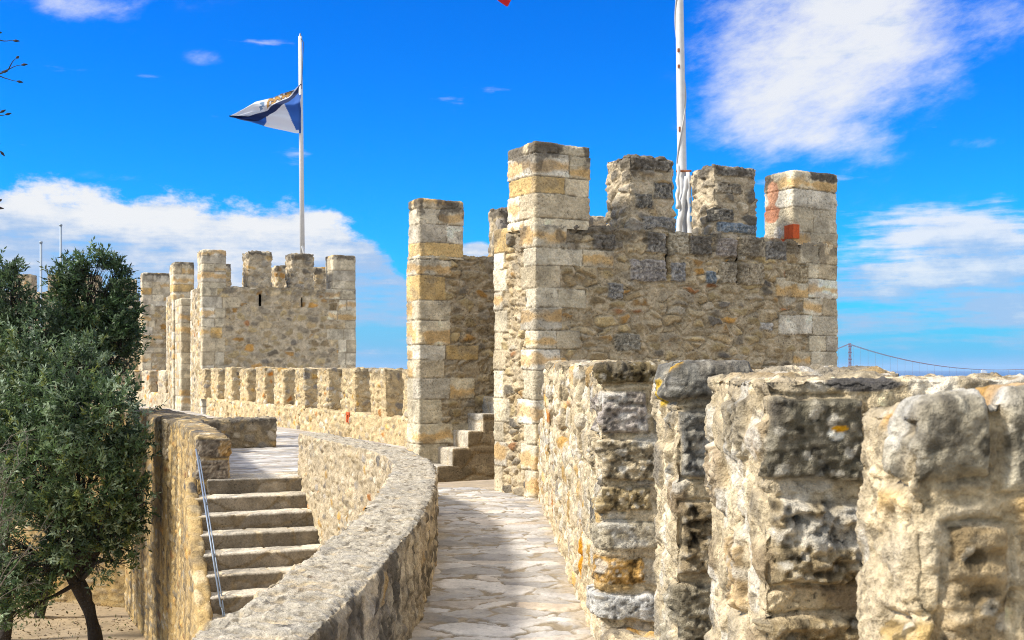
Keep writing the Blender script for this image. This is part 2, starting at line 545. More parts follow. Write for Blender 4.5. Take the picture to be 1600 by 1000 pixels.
def plain_mat(name, col, rough=.6, metal=0.0, var=.25, scale=6.0, use_attr=False, bump=0.0):
    m, nt, b = new_mat(name)
    geo = nt.nodes.new('ShaderNodeNewGeometry')
    n1 = noise_node(nt, geo.outputs['Position'], scale, 5, .6)
    g = math_node(nt, 'MULTIPLY_ADD', n1, var * 2, 1 - var)
    mx = nt.nodes.new('ShaderNodeVectorMath'); mx.operation = 'SCALE'
    if use_attr:
        at = nt.nodes.new('ShaderNodeAttribute'); at.attribute_name = 'Col'
        nt.links.new(at.outputs['Color'], mx.inputs[0])
    else:
        mx.inputs[0].default_value = col
    nt.links.new(g, mx.inputs['Scale']); nt.links.new(mx.outputs[0], b.inputs['Base Color'])
    b.inputs['Roughness'].default_value = rough; b.inputs['Metallic'].default_value = metal
    if bump:
        bm = nt.nodes.new('ShaderNodeBump'); bm.inputs['Distance'].default_value = bump
        nt.links.new(n1, bm.inputs['Height']); nt.links.new(bm.outputs[0], b.inputs['Normal'])
    return m


def leaf_mat(name):
    m, nt, b = new_mat(name)
    at = nt.nodes.new('ShaderNodeAttribute'); at.attribute_name = 'Col'
    nt.links.new(at.outputs['Color'], b.inputs['Base Color'])
    b.inputs['Roughness'].default_value = .5
    tr = nt.nodes.new('ShaderNodeBsdfTranslucent'); nt.links.new(at.outputs['Color'], tr.inputs['Color'])
    mix = nt.nodes.new('ShaderNodeMixShader'); mix.inputs[0].default_value = .40
    out = [n for n in nt.nodes if n.type == 'OUTPUT_MATERIAL'][0]
    nt.links.new(b.outputs[0], mix.inputs[1]); nt.links.new(tr.outputs[0], mix.inputs[2]); nt.links.new(mix.outputs[0], out.inputs[0])
    return m


def cloth_mat(name):
    m, nt, b = new_mat(name)
    at = nt.nodes.new('ShaderNodeAttribute'); at.attribute_name = 'Col'
    nt.links.new(at.outputs['Color'], b.inputs['Base Color'])
    b.inputs['Roughness'].default_value = .8
    tr = nt.nodes.new('ShaderNodeBsdfTranslucent'); nt.links.new(at.outputs['Color'], tr.inputs['Color'])
    mix = nt.nodes.new('ShaderNodeMixShader'); mix.inputs[0].default_value = .35
    out = [n for n in nt.nodes if n.type == 'OUTPUT_MATERIAL'][0]
    nt.links.new(b.outputs[0], mix.inputs[1]); nt.links.new(tr.outputs[0], mix.inputs[2]); nt.links.new(mix.outputs[0], out.inputs[0])
    return m


M_NEAR = stone_mat('weathered_near_masonry', 75, 240, .012, .55, .92)
M_MID = stone_mat('weathered_masonry', 34, 110, .018, .55, .78)
M_FAR = stone_mat('distant_masonry', 14, 40, .03, .45, .60)
M_PAVE = stone_mat('worn_paving', 40, 150, .004, .25, .38)
M_GROUND = stone_mat('sandy_soil', 9, 40, .01, .2, .4)
M_STEEL = plain_mat('galvanised_steel', (.20, .24, .30), .5, .35, .2, 20)
M_WHITE = plain_mat('white_paint', (.78, .78, .77), .45, 0, .22, 12, use_attr=True)
M_POLE = plain_mat('grey_paint', (.30, .36, .42), .5, 0, .12, 5)
M_BARK = plain_mat('dark_bark', (.045, .036, .028), .95, 0, .6, 16, use_attr=True, bump=.06)
M_LEAF = leaf_mat('leaves')
M_CLOTH = cloth_mat('flag_cloth')
M_BRIDGE = plain_mat('red_bridge_paint', (.22, .105, .125), .6, 0, .1, .05)
M_BRICK = plain_mat('red_brick', (.58, .10, .02), .9, 0, .55, 26, bump=.01)
M_HULL = plain_mat('ship_paint', (.8, .8, .8), .5, 0, .05, .05, use_attr=True)

# ------------------------------------------------------------------ near tower
def front_stone(p0, p1, y0, y1, colour, out=.028, ro=.7, s_off=0.0):
    def s_of(p):
        r_ = (p - 800) / F
        return (14.63 * r_ - .30) / (.873 - .488 * r_)
    u0, u1 = s_of(p0), s_of(p1); d_ = 14.63 + .488 * (u0 + u1) / 2
    return (u0 - s_off, u1 - s_off, -9, .16, Z(y1, d_), Z(y0, d_), colour, out, ro)


TB_ = [front_stone(*q) for q in ((1011, 1040, 362, 396, (.26, .24, .21)), (985, 1041, 404, 440, (.33, .30, .27)), (1045, 1076, 363, 398, (.41, .36, .27)), (1047, 1070, 408, 441, (.29, .28, .265)),
       (1077, 1112, 367, 398, (.20, .18, .15)), (1119, 1151, 371, 402, (.40, .35, .305)), (1155, 1195, 367, 402, (.31, .265, .195)), (1155, 1194, 410, 446, (.37, .31, .22)),
       (1124, 1151, 408, 445, (.36, .31, .23)), (1102, 1120, 422, 443, (.21, .245, .27)), (1195, 1230, 377, 408, (.23, .215, .19)), (925, 962, 366, 392, (.22, .20, .17)),
       (1186, 1208, 502, 516, (.50, .47, .42)), (948, 975, 440, 468, (.25, .235, .21)), (1225, 1262, 412, 442, (.44, .36, .24)), (960, 1000, 520, 548, (.30, .27, .21)))]
a1 = np.array((.873, .488)); a1 /= np.linalg.norm(a1); b1 = np.array((-a1[1], a1[0]))
C0 = np.array((.30, 14.63))
tw = thing('castle_tower', 'nearest battlemented stone tower with dressed quoins beside the walkway', 'tower', (C0[0], C0[1], 0))
fr = frame_line(C0, a1)
FZ = 3.50
wall('front_wall', fr, 0, 5.195, 0, 1.09, -.15, FZ, .0125, M_MID, tw, mode='quoin', seed=23, blocks=TB_, amp=.042, gap=.7, mtint=(.92, .90, .86), wave=.05, q=(.50, .92), qt=.95, joint=.012,
     slits=((2.075, .062, 2.85, 3.47, .4), (3.305, .062, 2.85, 3.47, .4)), course=.31, crust=.65, crust_h=.5, er=.009, erR=.03, bury=.45, cell=(.29, .24, .118))
mer = dict(crust=.9, crust_h=.42, wave=.03)
wall('merlon', fr, 0.004, .803, .004, .70, FZ - .05, 4.52, .0115, M_MID, tw, mode='full', seed=4, course=.31, er=.009, erR=.03, **mer)
wall('merlon', fr, 1.463, 2.206, .02, .58, FZ - .05, 4.50, .0125, M_MID, tw, mode='rubble', seed=5, blocks=[front_stone(1005, 1057, 337, 360, (.25, .24, .22), s_off=1.463), front_stone(990, 1020, 300, 325, (.15, .14, .12), s_off=1.463), front_stone(1022, 1052, 285, 312, (.17, .16, .14), s_off=1.463), front_stone(988, 1050, 246, 268, (.20, .18, .15), s_off=1.463)], pal=GREY, amp=.040, er=.028, erR=.07, bury=.55, cell=(.27, .24, .16), **mer)
wall('merlon', fr, 2.904, 3.657, .03, .56, FZ - .05, 4.48, .0125, M_MID, tw, mode='rubble', seed=6, blocks=[front_stone(1123, 1190, 348, 366, (.20, .235, .265), s_off=2.904), front_stone(1100, 1147, 323, 346, (.15, .14, .12), s_off=2.904), front_stone(1122, 1180, 258, 278, (.22, .20, .17), s_off=2.904), front_stone(1120, 1160, 286, 304, (.30, .26, .20), s_off=2.904)], pal=GREY, amp=.040, er=.030, erR=.07, bury=.55, cell=(.27, .24, .16), **mer)
wall('merlon_stub', fr, 3.60, 3.80, .10, .50, FZ - .05, 4.12, .02, M_MID, tw, mode='rubble', seed=7, pal=GREY, amp=.04, er=.12, erR=.12)
wall('merlon', fr, 4.347, 5.191, .006, .60, FZ - .05, 4.52, .0125, M_MID, tw, mode='full', seed=18, course=.33, er=.009, erR=.03, crust=1.0, crust_h=.36, wave=.03,
     patches=((0, .45, 3.95, .18, .16, (.50, .26, .17)), (0, .30, 3.64, .10, .12, (.66, .60, .50)), (0, .42, 4.25, .12, .2, (.52, .30, .20))))
# brick repair on the outermost merlon
bk = MB()
ang = math.atan2(a1[1], a1[0])
for (bs, bt, bz, lx, ly, lz) in ((4.372, .015, 3.645, .118, .092, .205), (4.368, .112, 3.642, .110, .092, .20), (4.345, .36, 3.525, .080, .40, .050)):
    p = fr(np.array([bs]), np.array([bt]))[0]
    bk.box((p[0], p[1], bz), lx, ly, lz, ang)
bk.build('brick_patch', M_BRICK, tw)
# rear wall, side wall, terrace
R0 = np.array((-1.455, 18.17))
fr2 = frame_line(R0, a1)
wall('rear_wall', fr2, 0, 7.2, 0, .46, -.15, 3.44, .016, M_MID, tw, mode='quoin', seed=12, amp=.050, gap=.6, mtint=(.82, .80, .77), course=.32, er=.009, erR=.03, q=(.42, .78), ends=1, crust=.4, crust_h=.4,
     cell=(.25, .22, .13), bury=.4, joint=.012)
wall('merlon', fr2, .004, .756, .004, .42, 3.40, 4.32, .015, M_MID, tw, mode='full', seed=13, course=.27, er=.009, erR=.03, **mer)
wall('merlon', fr2, 1.436, 2.1, .01, .44, 3.40, 4.30, .019, M_MID, tw, mode='rubble', seed=14, pal=PALE, er=.08, erR=.1, **mer)
for k in range(3):
    wall('merlon', fr2, 2.9 + k * 1.45, 3.6 + k * 1.45, .01, .44, 3.40, 4.30, .03, M_MID, tw, mode='rubble', seed=15 + k, pal=GREY, er=.08, erR=.1)
fr3 = frame_line(C0 + a1 * 5.19 + b1 * 1.05, b1)
wall('side_wall', fr3, 0, 3.4, 0, .8, -.15, 3.46, .05, M_MID, tw, mode='rubble', seed=19)
mb = MB()
cc = C0 + a1 * 3.7 + b1 * 2.3
mb.box((cc[0], cc[1], 1.25), 3.6, 2.9, 2.5, ang, (.36, .30, .21))
mb.build('terrace', M_MID, tw)

# steps inside the tower passage
st = thing('stone_steps', 'short flight of steep stone steps climbing right against the tower rear wall', 'steps', (-1.17, 17.7, 0))
S0 = np.array((-1.17, 17.7))
fs = frame_line(S0, a1)
for i in range(7):
    zt = .14 + .262 * i
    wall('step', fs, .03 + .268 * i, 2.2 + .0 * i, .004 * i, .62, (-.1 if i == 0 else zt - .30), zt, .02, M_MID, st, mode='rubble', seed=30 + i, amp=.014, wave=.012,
         cell=(.60, .6, .40), er=.007, erR=.02, bury=.2, pal=[(1, (.56, .52, .45)), (1, (.60, .56, .49)), (.6, (.50, .45, .37))], front_tint=np.array((.60, .50, .36)))  # fronts browner like rubble, with their shade put into the colour too

# ------------------------------------------------------------------ battlement wall beside the walkway
nw = thing('parapet_wall', 'rough rubble parapet with deep gaps along the right side of the walkway', 'parapet', (.655, .5, 0))
fw = frame_line((.6558, .5), (-.0223, 1), right=True)
D = lambda d: d - .5
TW = .80
near = dict(pal=[(3, (.46, .385, .27)), (2, (.38, .33, .25)), (2, (.53, .455, .335)), (1.2, (.29, .26, .21)), (1, (.45, .30, .13)), (.8, (.17, .15, .12)), (.8, (.26, .20, .13))],
            crust=.5, crust_h=.12, spots=.5, mtint=(1.08, 1.06, 1.0), grit=.009, lump=.45)
K = .001
wall('merlon', fw, D(1.80), D(2.06), 0, TW, .5, 1.640, .0046, M_NEAR, nw, ztop_t=lambda t: np.interp(t, [0, .03, .10, .22, .8], [1.572, 1.584, 1.594, 1.606, 1.612]), amp=.020, wave=.02, cell=(.20, .20, .16), joint=.014, bury=1.0, er=.012, erR=.03, rough=1.1, seed=40,
     blocks=((-9, .12, -.03, .122, 1.470, 1.72, (.50, .455, .36), .020, .05), (-9, .14, .130, .60, 1.450, 1.72, (.49, .445, .35), .020, .05),
             (-9, .09, .030, .150, 1.19, 1.405, (.38, .295, .185), .014, .65), (-9, .09, .165, .42, 1.20, 1.35, (.32, .25, .165), .016, .7),
             (-9, .12, -.03, .03, 1.10, 1.25, (.45, .33, .17), .016, .6)), **near)
wall('merlon', fw, D(2.76), D(3.45), 0, TW, .4, 1.622, .0050, M_NEAR, nw, amp=.020, wave=.016, cell=(.22, .20, .15), joint=.014, bury=.9, er=.014, erR=.035, rough=1.0, seed=43,
     blocks=((-9, .11, .000, .26, 1.362, 1.592, (.140, .125, .092), .030, .35), (-9, .13, .012, .25, 1.125, 1.335, (.27, .215, .135), .050, 1.5),
             (-9, .12, .006, .34, .88, 1.070, (.38, .30, .185), .036, .7), (-9, .10, .29, .55, 1.33, 1.56, (.27, .24, .19), .02, .5),
             (.18, .42, -9, .12, 1.40, 1.58, (.45, .39, .29), .020, .4), (.46, .66, -9, .12, 1.22, 1.42, (.40, .32, .22), .02, .6), (.20, .40, -9, .1, 1.02, 1.2, (.44, .33, .20), .02, .6)),
     patches=((.0, .165, 1.497, .020, .017, (.80, .78, .70)), (.0, .172, 1.508, .020, .008, (.62, .34, .03)), (.02, .25, 1.615, .11, .022, (.085, .078, .07))), **near)
wall('merlon', fw, D(4.05), D(4.52), 0, TW, .0, 1.640, .0068, M_NEAR, nw, amp=.024, wave=.02, cell=(.22, .20, .16), joint=.014, bury=.8, er=.018, erR=.045, rough=1.1, seed=46,
     blocks=((-9, .30, -.02, .30, 1.53, 1.70, (.20, .19, .165), .036, .35), (-9, .16, -.01, .24, 1.27, 1.505, (.235, .225, .20), .030, .6),
             (-9, .20, .008, .26, .91, 1.185, (.235, .185, .118), .050, 1.2), (-9, .2, -.01, .24, .60, .893, (.33, .29, .215), .025, .6)),
     patches=((.05, .0, 1.665, .07, .03, (.50, .30, .07)), (.20, .0, 1.56, .05, .05, (.52, .36, .10))), **near)
wall('merlon', fw, D(6.74), D(7.75), 0, TW, -.1, 1.655, .0090, M_NEAR, nw, amp=.028, wave=.02, er=.018, erR=.05, cell=(.24, .24, .17), rough=1.1, seed=49, bury=.7,
     blocks=((-9, .22, -.02, .60, 1.548, 1.70, (.16, .125, .07), .030, 1.0), (-9, .30, -.02, .285, 1.262, 1.520, (.40, .355, .315), .034, .9), (-9, .24, .30, .6, 1.27, 1.52, (.38, .35, .29), .02, .6),
             (-9, .40, -.02, .36, .995, 1.247, (.44, .365, .25), .036, .8), (-9, .26, -.02, .31, .805, .972, (.34, .265, .155), .034, .8), (-9, .38, -.02, .36, .580, .765, (.51, .445, .33), .034, .25),
             (-9, .22, -.02, .265, .372, .556, (.45, .285, .12), .030, .8), (-9, .36, -.03, .40, .165, .335, (.62, .61, .575), .050, .3)), **near)
for (d0, d1, zt, sd) in ((8.45, 9.45, 1.685, 52), (10.5, 11.5, 1.695, 55), (12.5, 13.35, 1.715, 58)):
    wall('merlon', fw, D(d0), D(d1), 0, TW, -.1, zt, .013, M_MID, nw, amp=.030, wave=.045, cell=(.24, .22, .15), bury=.8, er=.03, erR=.06, **{**near, 'seed': sd, 'pal': PALE})
gap = dict(near); gap['pal'] = PALE; gap['crust'] = .2; gap['seed'] = 61
for (d0, d1, zs, rs) in ((.5, 1.83, .92, .02), (2.03, 2.80, .90, .02), (3.40, 4.10, .62, .012), (4.47, 6.78, .12, .012), (7.72, 8.48, .98, .012), (9.42, 10.53, 1.0, .013),
                         (11.47, 12.53, 1.0, .015), (13.32, 14.62, 1.02, .015)):
    sl = ((D(8.12), .10, .20, .52, .3),) if abs(d0 - 7.72) < .01 else ()
    wall('low_wall', fw, D(d0), D(d1), .012, TW - .012, -.1, zs, rs, M_NEAR, nw, caps=(True, True), er=.02, amp=.028, wave=.045, cell=(.25, .23, .16), bury=.85, slits=sl,
         **{**gap, 'patches': ((D(8.12) - D(7.72), 0, .36, .09, .22, (.55, .28, .07)),) if sl else ()})

# ------------------------------------------------------------------ curved parapet between walkway and stairs
CP = [(-1.10, 1.6), (-1.02, 3.2), (-.95, 4.5), (-.885, 5.4), (-.855, 6.4), (-.82, 7.5), (-.845, 9.0), (-.915, 10.5), (-1.04, 12.1), (-1.36, 13.55), (-1.90, 14.95),
      (-2.52, 16.35), (-3.08, 17.75)]
TC = .44
fc = frame_path(CP, TC)
cw_ = thing('curved_wall', 'low curved rubble parapet with a broad flat mortar top left of the walkway', 'parapet', (-.85, 7, 0))
cm = dict(seed=70, crust=0, st_lo=.26, streak=.9, sz=2.2, streak_t=lambda S: .26 + .74 * (S[:, 1] < .05), amp=.026, wave=.045, cell=(.18, .17, .12), bury=.95, joint=.016, pal=PALE,  # walkway side streaked darkest: black crust plus that face's shade in the colour
          mtint=(1.02, 1.0, .97), rough=1.35)
sm = 6.6
wall('coping', fc, 1.0, sm, 0, TC, -.05, .66, .0105, M_NEAR, cw_, caps=(True, False), er=.022, erR=.05, top_flat=.72, **cm)
wall('coping', fc, sm, fc.length, 0, TC, -1.7, .66, .0160, M_NEAR, cw_, caps=(False, True), er=.022, erR=.05, top_flat=.72, patches=((4.5, TC, -.15, .9, .42, (.52, .29, .085)), (5.9, TC, -.35, .5, .3, (.50, .30, .10))), **cm)
wall('retaining_wall', fc, 0.0, fc.length - .03, .03, TC - .02, -4.7, -.06, .07, M_MID, cw_, seed=71, pal=PALE)

# ------------------------------------------------------------------ staircase down to the courtyard
L0 = np.array((-4.46, 16.95)); rd = np.array((.93, .36)); rd /= np.linalg.norm(rd); ax = np.array((rd[1], -rd[0]))
sc_ = thing('stone_staircase', 'worn stone staircase with dark risers descending beside the curved parapet', 'staircase', (L0[0], L0[1], 0))
STEP = [(3, (.50, .455, .385)), (2, (.54, .49, .41)), (1, (.45, .41, .35))]
for i in range(1, 15):
    o = L0 + ax * .40 * i
    fst = frame_line(o, rd)                # t goes to the left of rd = back uphill
    w = 1.75
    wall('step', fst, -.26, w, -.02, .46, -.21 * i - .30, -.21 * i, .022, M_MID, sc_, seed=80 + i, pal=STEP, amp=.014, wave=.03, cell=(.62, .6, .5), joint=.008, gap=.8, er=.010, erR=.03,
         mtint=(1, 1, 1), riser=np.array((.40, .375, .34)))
fst = frame_line(L0, rd)
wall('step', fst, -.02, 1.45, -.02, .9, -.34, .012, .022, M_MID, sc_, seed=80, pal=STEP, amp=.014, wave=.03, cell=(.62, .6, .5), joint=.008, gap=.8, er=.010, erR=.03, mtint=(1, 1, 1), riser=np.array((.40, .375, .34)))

# flank wall of the staircase: pier, low parapet back along the landing, sloping side
PB = np.array((-4.64, 17.0)); PE = np.array((-6.55, 22.5))
dirb = (PE - PB) / np.linalg.norm(PE - PB)
fk = thing('landing_wall', 'low stained parapet and square pier on the left of the stair landing', 'parapet', (PB[0], PB[1], 0))
fpw = frame_line(PB, dirb, right=True)
lw = dict(seed=96, streak=.60, sz=.8, pal=RUB, amp=.026, wave=.05, cell=(.55, .3, .14), bury=.7, mtint=(.86, .74, .53))
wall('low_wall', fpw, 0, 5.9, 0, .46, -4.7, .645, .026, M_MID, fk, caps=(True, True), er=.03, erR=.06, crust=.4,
     blocks=((-9, .10, -.05, .46, .33, .63, (.15, .125, .10), .02, .7), (-9, .10, -.05, .46, .0, .315, (.17, .14, .11), .02, .7), (-9, .25, .30, .60, .36, .60, (.34, .22, .10), .03, .6)), **lw)  # near-black stones on the pier end put its shade into the colour
fps = frame_line(PB + dirb * .02, -dirb)
slope = .21 / .40
wall('stair_flank', fps, 0, 4.6, -.19, -.015, -4.7, .0, .03, M_MID, fk, caps=(True, True), ztop=lambda s: .06 - slope * s * .985, er=.02, **{**lw, 'seed': 97})
# return parapet behind the landing and the long wall above the courtyard
rt = thing('courtyard_wall', 'tall stained retaining wall above the sandy yard behind the evergreen trees', 'wall', (-6.5, 22.5, -4.5))
frt = frame_line((-7.0, 23.3), (2.1, .95))
wall('return_parapet', frt, 0, 2.25, 0, .62, -.2, .60, .022, M_MID, rt, er=.05, seed=101, pal=GREY, amp=.035, cell=(.26, .26, .17), crust=.8, mtint=(.55, .52, .46))
fcw = frame_line((-6.42, 22.2), (-3.4, 7.1), right=True)
big = dict(pal=RUB, amp=.030, wave=.06, cell=(.66, .3, .15), bury=.7, streak=.75, st_lo=.41, sz=.9, mtint=(.80, .68, .47), crust=.9, crust_h=.7)
wall('wall_face', fcw, 0, 8.1, 0, .9, -4.7, .62, .034, M_MID, rt, er=.05, seed=103, **big)
fcw2 = frame_line((-9.75, 29.5), (-8.0, 3.2), right=True)
wall('wall_face', fcw2, 0, 16, 0, .9, -4.7, .55, .05, M_MID, rt, er=.05, seed=104, **{**big, 'streak': .35})

# handrail
hr = thing('handrail', 'thin double steel handrail sloping down the left edge of the staircase', 'handrail', (PB[0], PB[1], .4))
ra = Vector((X(307, 17.0), 16.98, .46)); rb = Vector((X(345, 14.45), 14.45, -1.34))
off = Vector((.05, 0, -.11))
for nm, dv in (('top_rail', Vector((0, 0, 0))), ('lower_rail', off)):
    m_ = MB(); m_.tube([ra + dv, ra.lerp(rb, .5) + dv, rb + dv], (.012 if nm == 'top_rail' else .009), 8); m_.build(nm, M_STEEL, hr, True)
for u in (.02, .34, .67, .98):
    m_ = MB(); q = ra.lerp(rb, u); m_.tube([q, q + off], .010, 6); m_.tube([q + off * .5, q + Vector((.05, .02, -.30))], .010, 6); m_.build('bracket', M_STEEL, hr, True)

# ------------------------------------------------------------------ far parapet with merlons
fp = thing('parapet_wall', 'sunlit rubble parapet with a row of merlons between the two towers', 'parapet', (-2.15, 24.2, 0))
PA = np.array((-2.15, 24.2)); pd = np.array((-.462, .887)); pd /= np.linalg.norm(pd)
ffp = frame_line(PA, pd, right=True)
pal2 = dict(pal=PALE, amp=.040, wave=.06, cell=(.24, .22, .155), bury=.85, sat=1.3, mtint=(1.03, .98, .88))
wall('low_wall', ffp, -3.2, 18.9, 0, .56, -.2, .60, .030, M_MID, fp, er=.03, seed=110, **pal2,
     slits=tuple((3.8 + 4 * k, .17, .0, .40, .28) for k in range(4)))
for k in range(-1, 10):
    s0 = 1.41 + 1.97 * k
    rs = .022 if k < 4 else .03
    wall('merlon', ffp, s0, s0 + .96 + .06 * random.random(), .012, .55, .56, 1.655 + .03 * random.uniform(-1, 1), rs, M_MID, fp, er=.035, erR=.08, seed=112 + k, crust=.45, **pal2)
m_ = MB()
q = ffp(np.array([3.8]), np.array([-.01]))[0]; an = math.atan2(pd[1], pd[0])
m_.box((q[0] + pd[0] * .07, q[1] + pd[1] * .07, .47), .06, .06, .22, an); m_.box((q[0] - pd[0] * .07, q[1] - pd[1] * .07, .44), .05, .06, .18, an); m_.box((q[0], q[1], .575), .20, .06, .06, an)
m_.build('brick_lintel', M_BRICK, fp)

# ------------------------------------------------------------------ second tower and those beyond
def far_tower(label, C, a, L, T, zbody, ztop, merl, mt, rear, rmerl, res, seed, slits=(), zb=-.3, extra=None, rT=2.0):
    a = np.array(a, float); a /= np.linalg.norm(a); b = np.array((-a[1], a[0])); C = np.array(C, float)
    t = thing('castle_tower', label, 'tower', (C[0], C[1], 0))
    f = frame_line(C, a)
    cc_ = dict(cell=(.36, .3, .23), amp=.045, wave=.06, q=(.62, 1.0), course=.40, aj=.022)
    wall('front_wall', f, 0, L, 0, T, zb, zbody, res, M_FAR, t, mode='quoin', seed=seed, slits=slits, crust=.5, crust_h=.5, **cc_)
    for i, (u, v, full) in enumerate(merl):
        wall('merlon', f, u + .005, v, .006, mt, zbody - .06, ztop, res * .9, M_FAR, t, mode='full' if full else 'rubble', seed=seed + 1 + i, crust=.9, crust_h=.35,
             pal=GREY, course=.36, er=.025, erR=.09, aj=.022, cell=(.34, .3, .22), amp=.06)
    f2 = frame_line(rear, a)
    wall('rear_wall', f2, 0, L + 1, 0, rT, zb, zbody, res * 1.1, M_FAR, t, mode='quoin', ends=1, seed=seed + 10, **cc_)
    for i, (u, v) in enumerate(rmerl):
        wall('merlon', f2, u + .005, v, .006, min(mt, rT - .05), zbody - .06, ztop, res * 1.1, M_FAR, t, mode='full' if i == 0 else 'rubble', seed=seed + 11 + i, crust=.9,
             crust_h=.35, course=.36, er=.05, erR=.12, aj=.022, cell=(.34, .3, .22), amp=.05)
    ms = MB(); c3 = C + a * (L * .6) + b * 3.2
    ms.box((c3[0], c3[1], zbody / 2 - .6), L * .75, 4.2, zbody - 1.2, math.atan2(a[1], a[0]), (.38, .31, .21)); ms.build('terrace', M_FAR, t)
    if extra:
        (ec, el, et, ez) = extra
        wall('buttress', frame_line(ec, a), 0, el, 0, et, zb, ez, res, M_FAR, t, mode='full', seed=seed + 20, course=.36, aj=.022)
    return t


CB = (X(316, 42), 42.0)
far_tower('battlemented tower with a flagpole rising from its roof', CB, (.91, .414), 5.79, 2.6, 4.66, 5.99,
          ((0, .85, True), (1.67, 2.53, False), (3.30, 4.14, False), (4.88, 5.785, True)), 1.0,
          (X(271, 46.8), 46.8), ((0, .81), (1.4, 2.31), (4.2, 5.05), (5.83, 6.7)), .040, 140,
          slits=((2.12, .09, 3.95, 4.45, .5), (3.68, .09, 3.95, 4.35, .5)), extra=((X(283, 45), 45.0), .62, 1.5, 4.40))
far_tower('tall tower partly hidden between the dark evergreen crown and the flagpole tower', (X(222, 60), 60.0), (.93, .37), 6.5, 2.6, 5.0, 6.65,
          ((0, 1.75, True), (3, 4.2, False), (5.3, 6.45, True)), 1.1, (X(174, 64), 64.0), ((0, 1.35), (2.6, 3.8)), .06, 170, rT=1.8)

# low parapet left of the second tower
lp = thing('parapet_wall', 'short stretch of battlemented parapet right of the evergreen crowns', 'parapet', (X(262, 48), 48, 0))
flp = frame_line((X(268, 47.6), 47.6), (-.6, .8), right=True)
wall('low_wall', flp, 0, 11, 0, .45, -.3, .62, .05, M_FAR, lp, seed=200, pal=PALE)
for k in range(5):
    wall('merlon', flp, .7 + 1.95 * k, 1.68 + 1.95 * k, .01, .44, .58, 1.56, .045, M_FAR, lp, seed=201 + k, pal=PALE, er=.06, erR=.1)

# farthest curtain wall behind the trees
fw2 = thing('curtain_wall', 'distant battlemented curtain wall glimpsed behind the tree crowns', 'wall', (-32, 74, -4.5))
ffw = frame_line((X(-90, 74), 74), (1, .06))
wall('wall_face', ffw, 0, 12, 0, 1.2, -5, 6.6, .11, M_FAR, fw2, seed=210, mode='rubble')
for k in range(5):
    wall('merlon', ffw, .3 + k * 2.1, 1.4 + k * 2.1, .02, 1.0, 6.5, Z(428 + k * .4, 74.4), .09, M_FAR, fw2, seed=211 + k, crust=.8)
ffw2 = frame_line((X(66, 80), 80), (5.5, 1.0))
wall('wall_face', ffw2, 0, 9, 0, 1.2, -5, 5.2, .11, M_FAR, fw2, seed=220, mode='rubble', pal=PALE)
for k in range(6):
    wall('merlon', ffw2, .2 + k * 1.1, .85 + k * 1.1, .02, 1.0, 5.1, 6.9, .09, M_FAR, fw2, seed=221 + k, pal=PALE)

# ------------------------------------------------------------------ ground, paths, sea
def sheet(name, x0, x1, y0, y1, res, cfg, mat, keep, k, z0=0.0, dscale=1.0):
    nx, ny = round((x1 - x0) / res), round((y1 - y0) / res)
    gx, gy = np.meshgrid(np.linspace(x0, x1, nx + 1), np.linspace(y0, y1, ny + 1), indexing='ij')
    S = np.stack([gx.ravel(), gy.ravel(), np.zeros(gx.size)], 1)
    d, c = field(S, dict(L=99, T=99, z1=99, **cfg))
    idx = np.arange(gx.size).reshape(gx.shape)
    q = np.stack([idx[:-1, :-1], idx[1:, :-1], idx[1:, 1:], idx[:-1, 1:]], -1).reshape(-1, 4)
    cx = S[q].mean(1)
    q = q[keep(cx[:, 0], cx[:, 1])]
    V = S.copy(); V[:, 2] = z0 + (d - d.mean()) * dscale
    u, inv = np.unique(q, return_inverse=True)
    return V[u], inv.reshape(-1, 4), c[u]


PAVE = [(3, (.45, .42, .38)), (2, (.475, .445, .405)), (2, (.425, .40, .37)), (1, (.48, .425, .36)), (.8, (.415, .395, .38)), (.4, (.50, .415, .32))]
pc = dict(seed=300, cell=(.42, .24, 1.0), pal=PAVE, amp=.013, wave=.0, joint=.0038, bury=.15, warp=.20, gap=.5, sat=1.0, mtint=(.52, .50, .47))
Va, Qa, Ca = sheet('path', -1.4, 1.2, 1.0, 16.0, .0120, pc, M_PAVE, lambda x, y: x > -1.4, None)
Vb, Qb, Cb = sheet('path', -17.0, 6.0, 16.0, 52.0, .055, pc, M_PAVE,
                   lambda x, y: (y > 16.95 + (x + 4.46) * .387) & (x > np.interp(y, [17, 22.4, 29.5, 32.7, 60], [-4.40, -6.25, -9.45, -17, -17])) & ((x < 1.6) | (y < 24)) & (x < 6) , None)
Vc, Qc, Cc = sheet('path', -3.2, -1.4, 13.0, 16.0, .05, pc, M_PAVE, lambda x, y: (x > -1.9 - (y - 14.95) * .42) & (y > 14), None)
V = np.concatenate([Va, Vb, Vc]); Q = np.concatenate([Qa, Qb + len(Va), Qc + len(Va) + len(Vb)]); C_ = np.concatenate([Ca, Cb, Cc])
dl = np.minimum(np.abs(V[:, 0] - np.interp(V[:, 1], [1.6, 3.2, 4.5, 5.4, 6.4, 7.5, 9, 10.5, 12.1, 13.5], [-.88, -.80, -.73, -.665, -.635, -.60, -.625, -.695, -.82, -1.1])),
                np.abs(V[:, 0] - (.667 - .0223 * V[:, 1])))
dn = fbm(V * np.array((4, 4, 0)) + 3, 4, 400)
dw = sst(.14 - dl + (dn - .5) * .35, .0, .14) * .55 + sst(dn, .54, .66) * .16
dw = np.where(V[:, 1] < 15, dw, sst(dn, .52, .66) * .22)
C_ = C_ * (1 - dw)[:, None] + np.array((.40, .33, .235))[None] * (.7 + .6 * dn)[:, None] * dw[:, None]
kind(link('walkway', V, Q, M_PAVE, None, C_), 'structure')

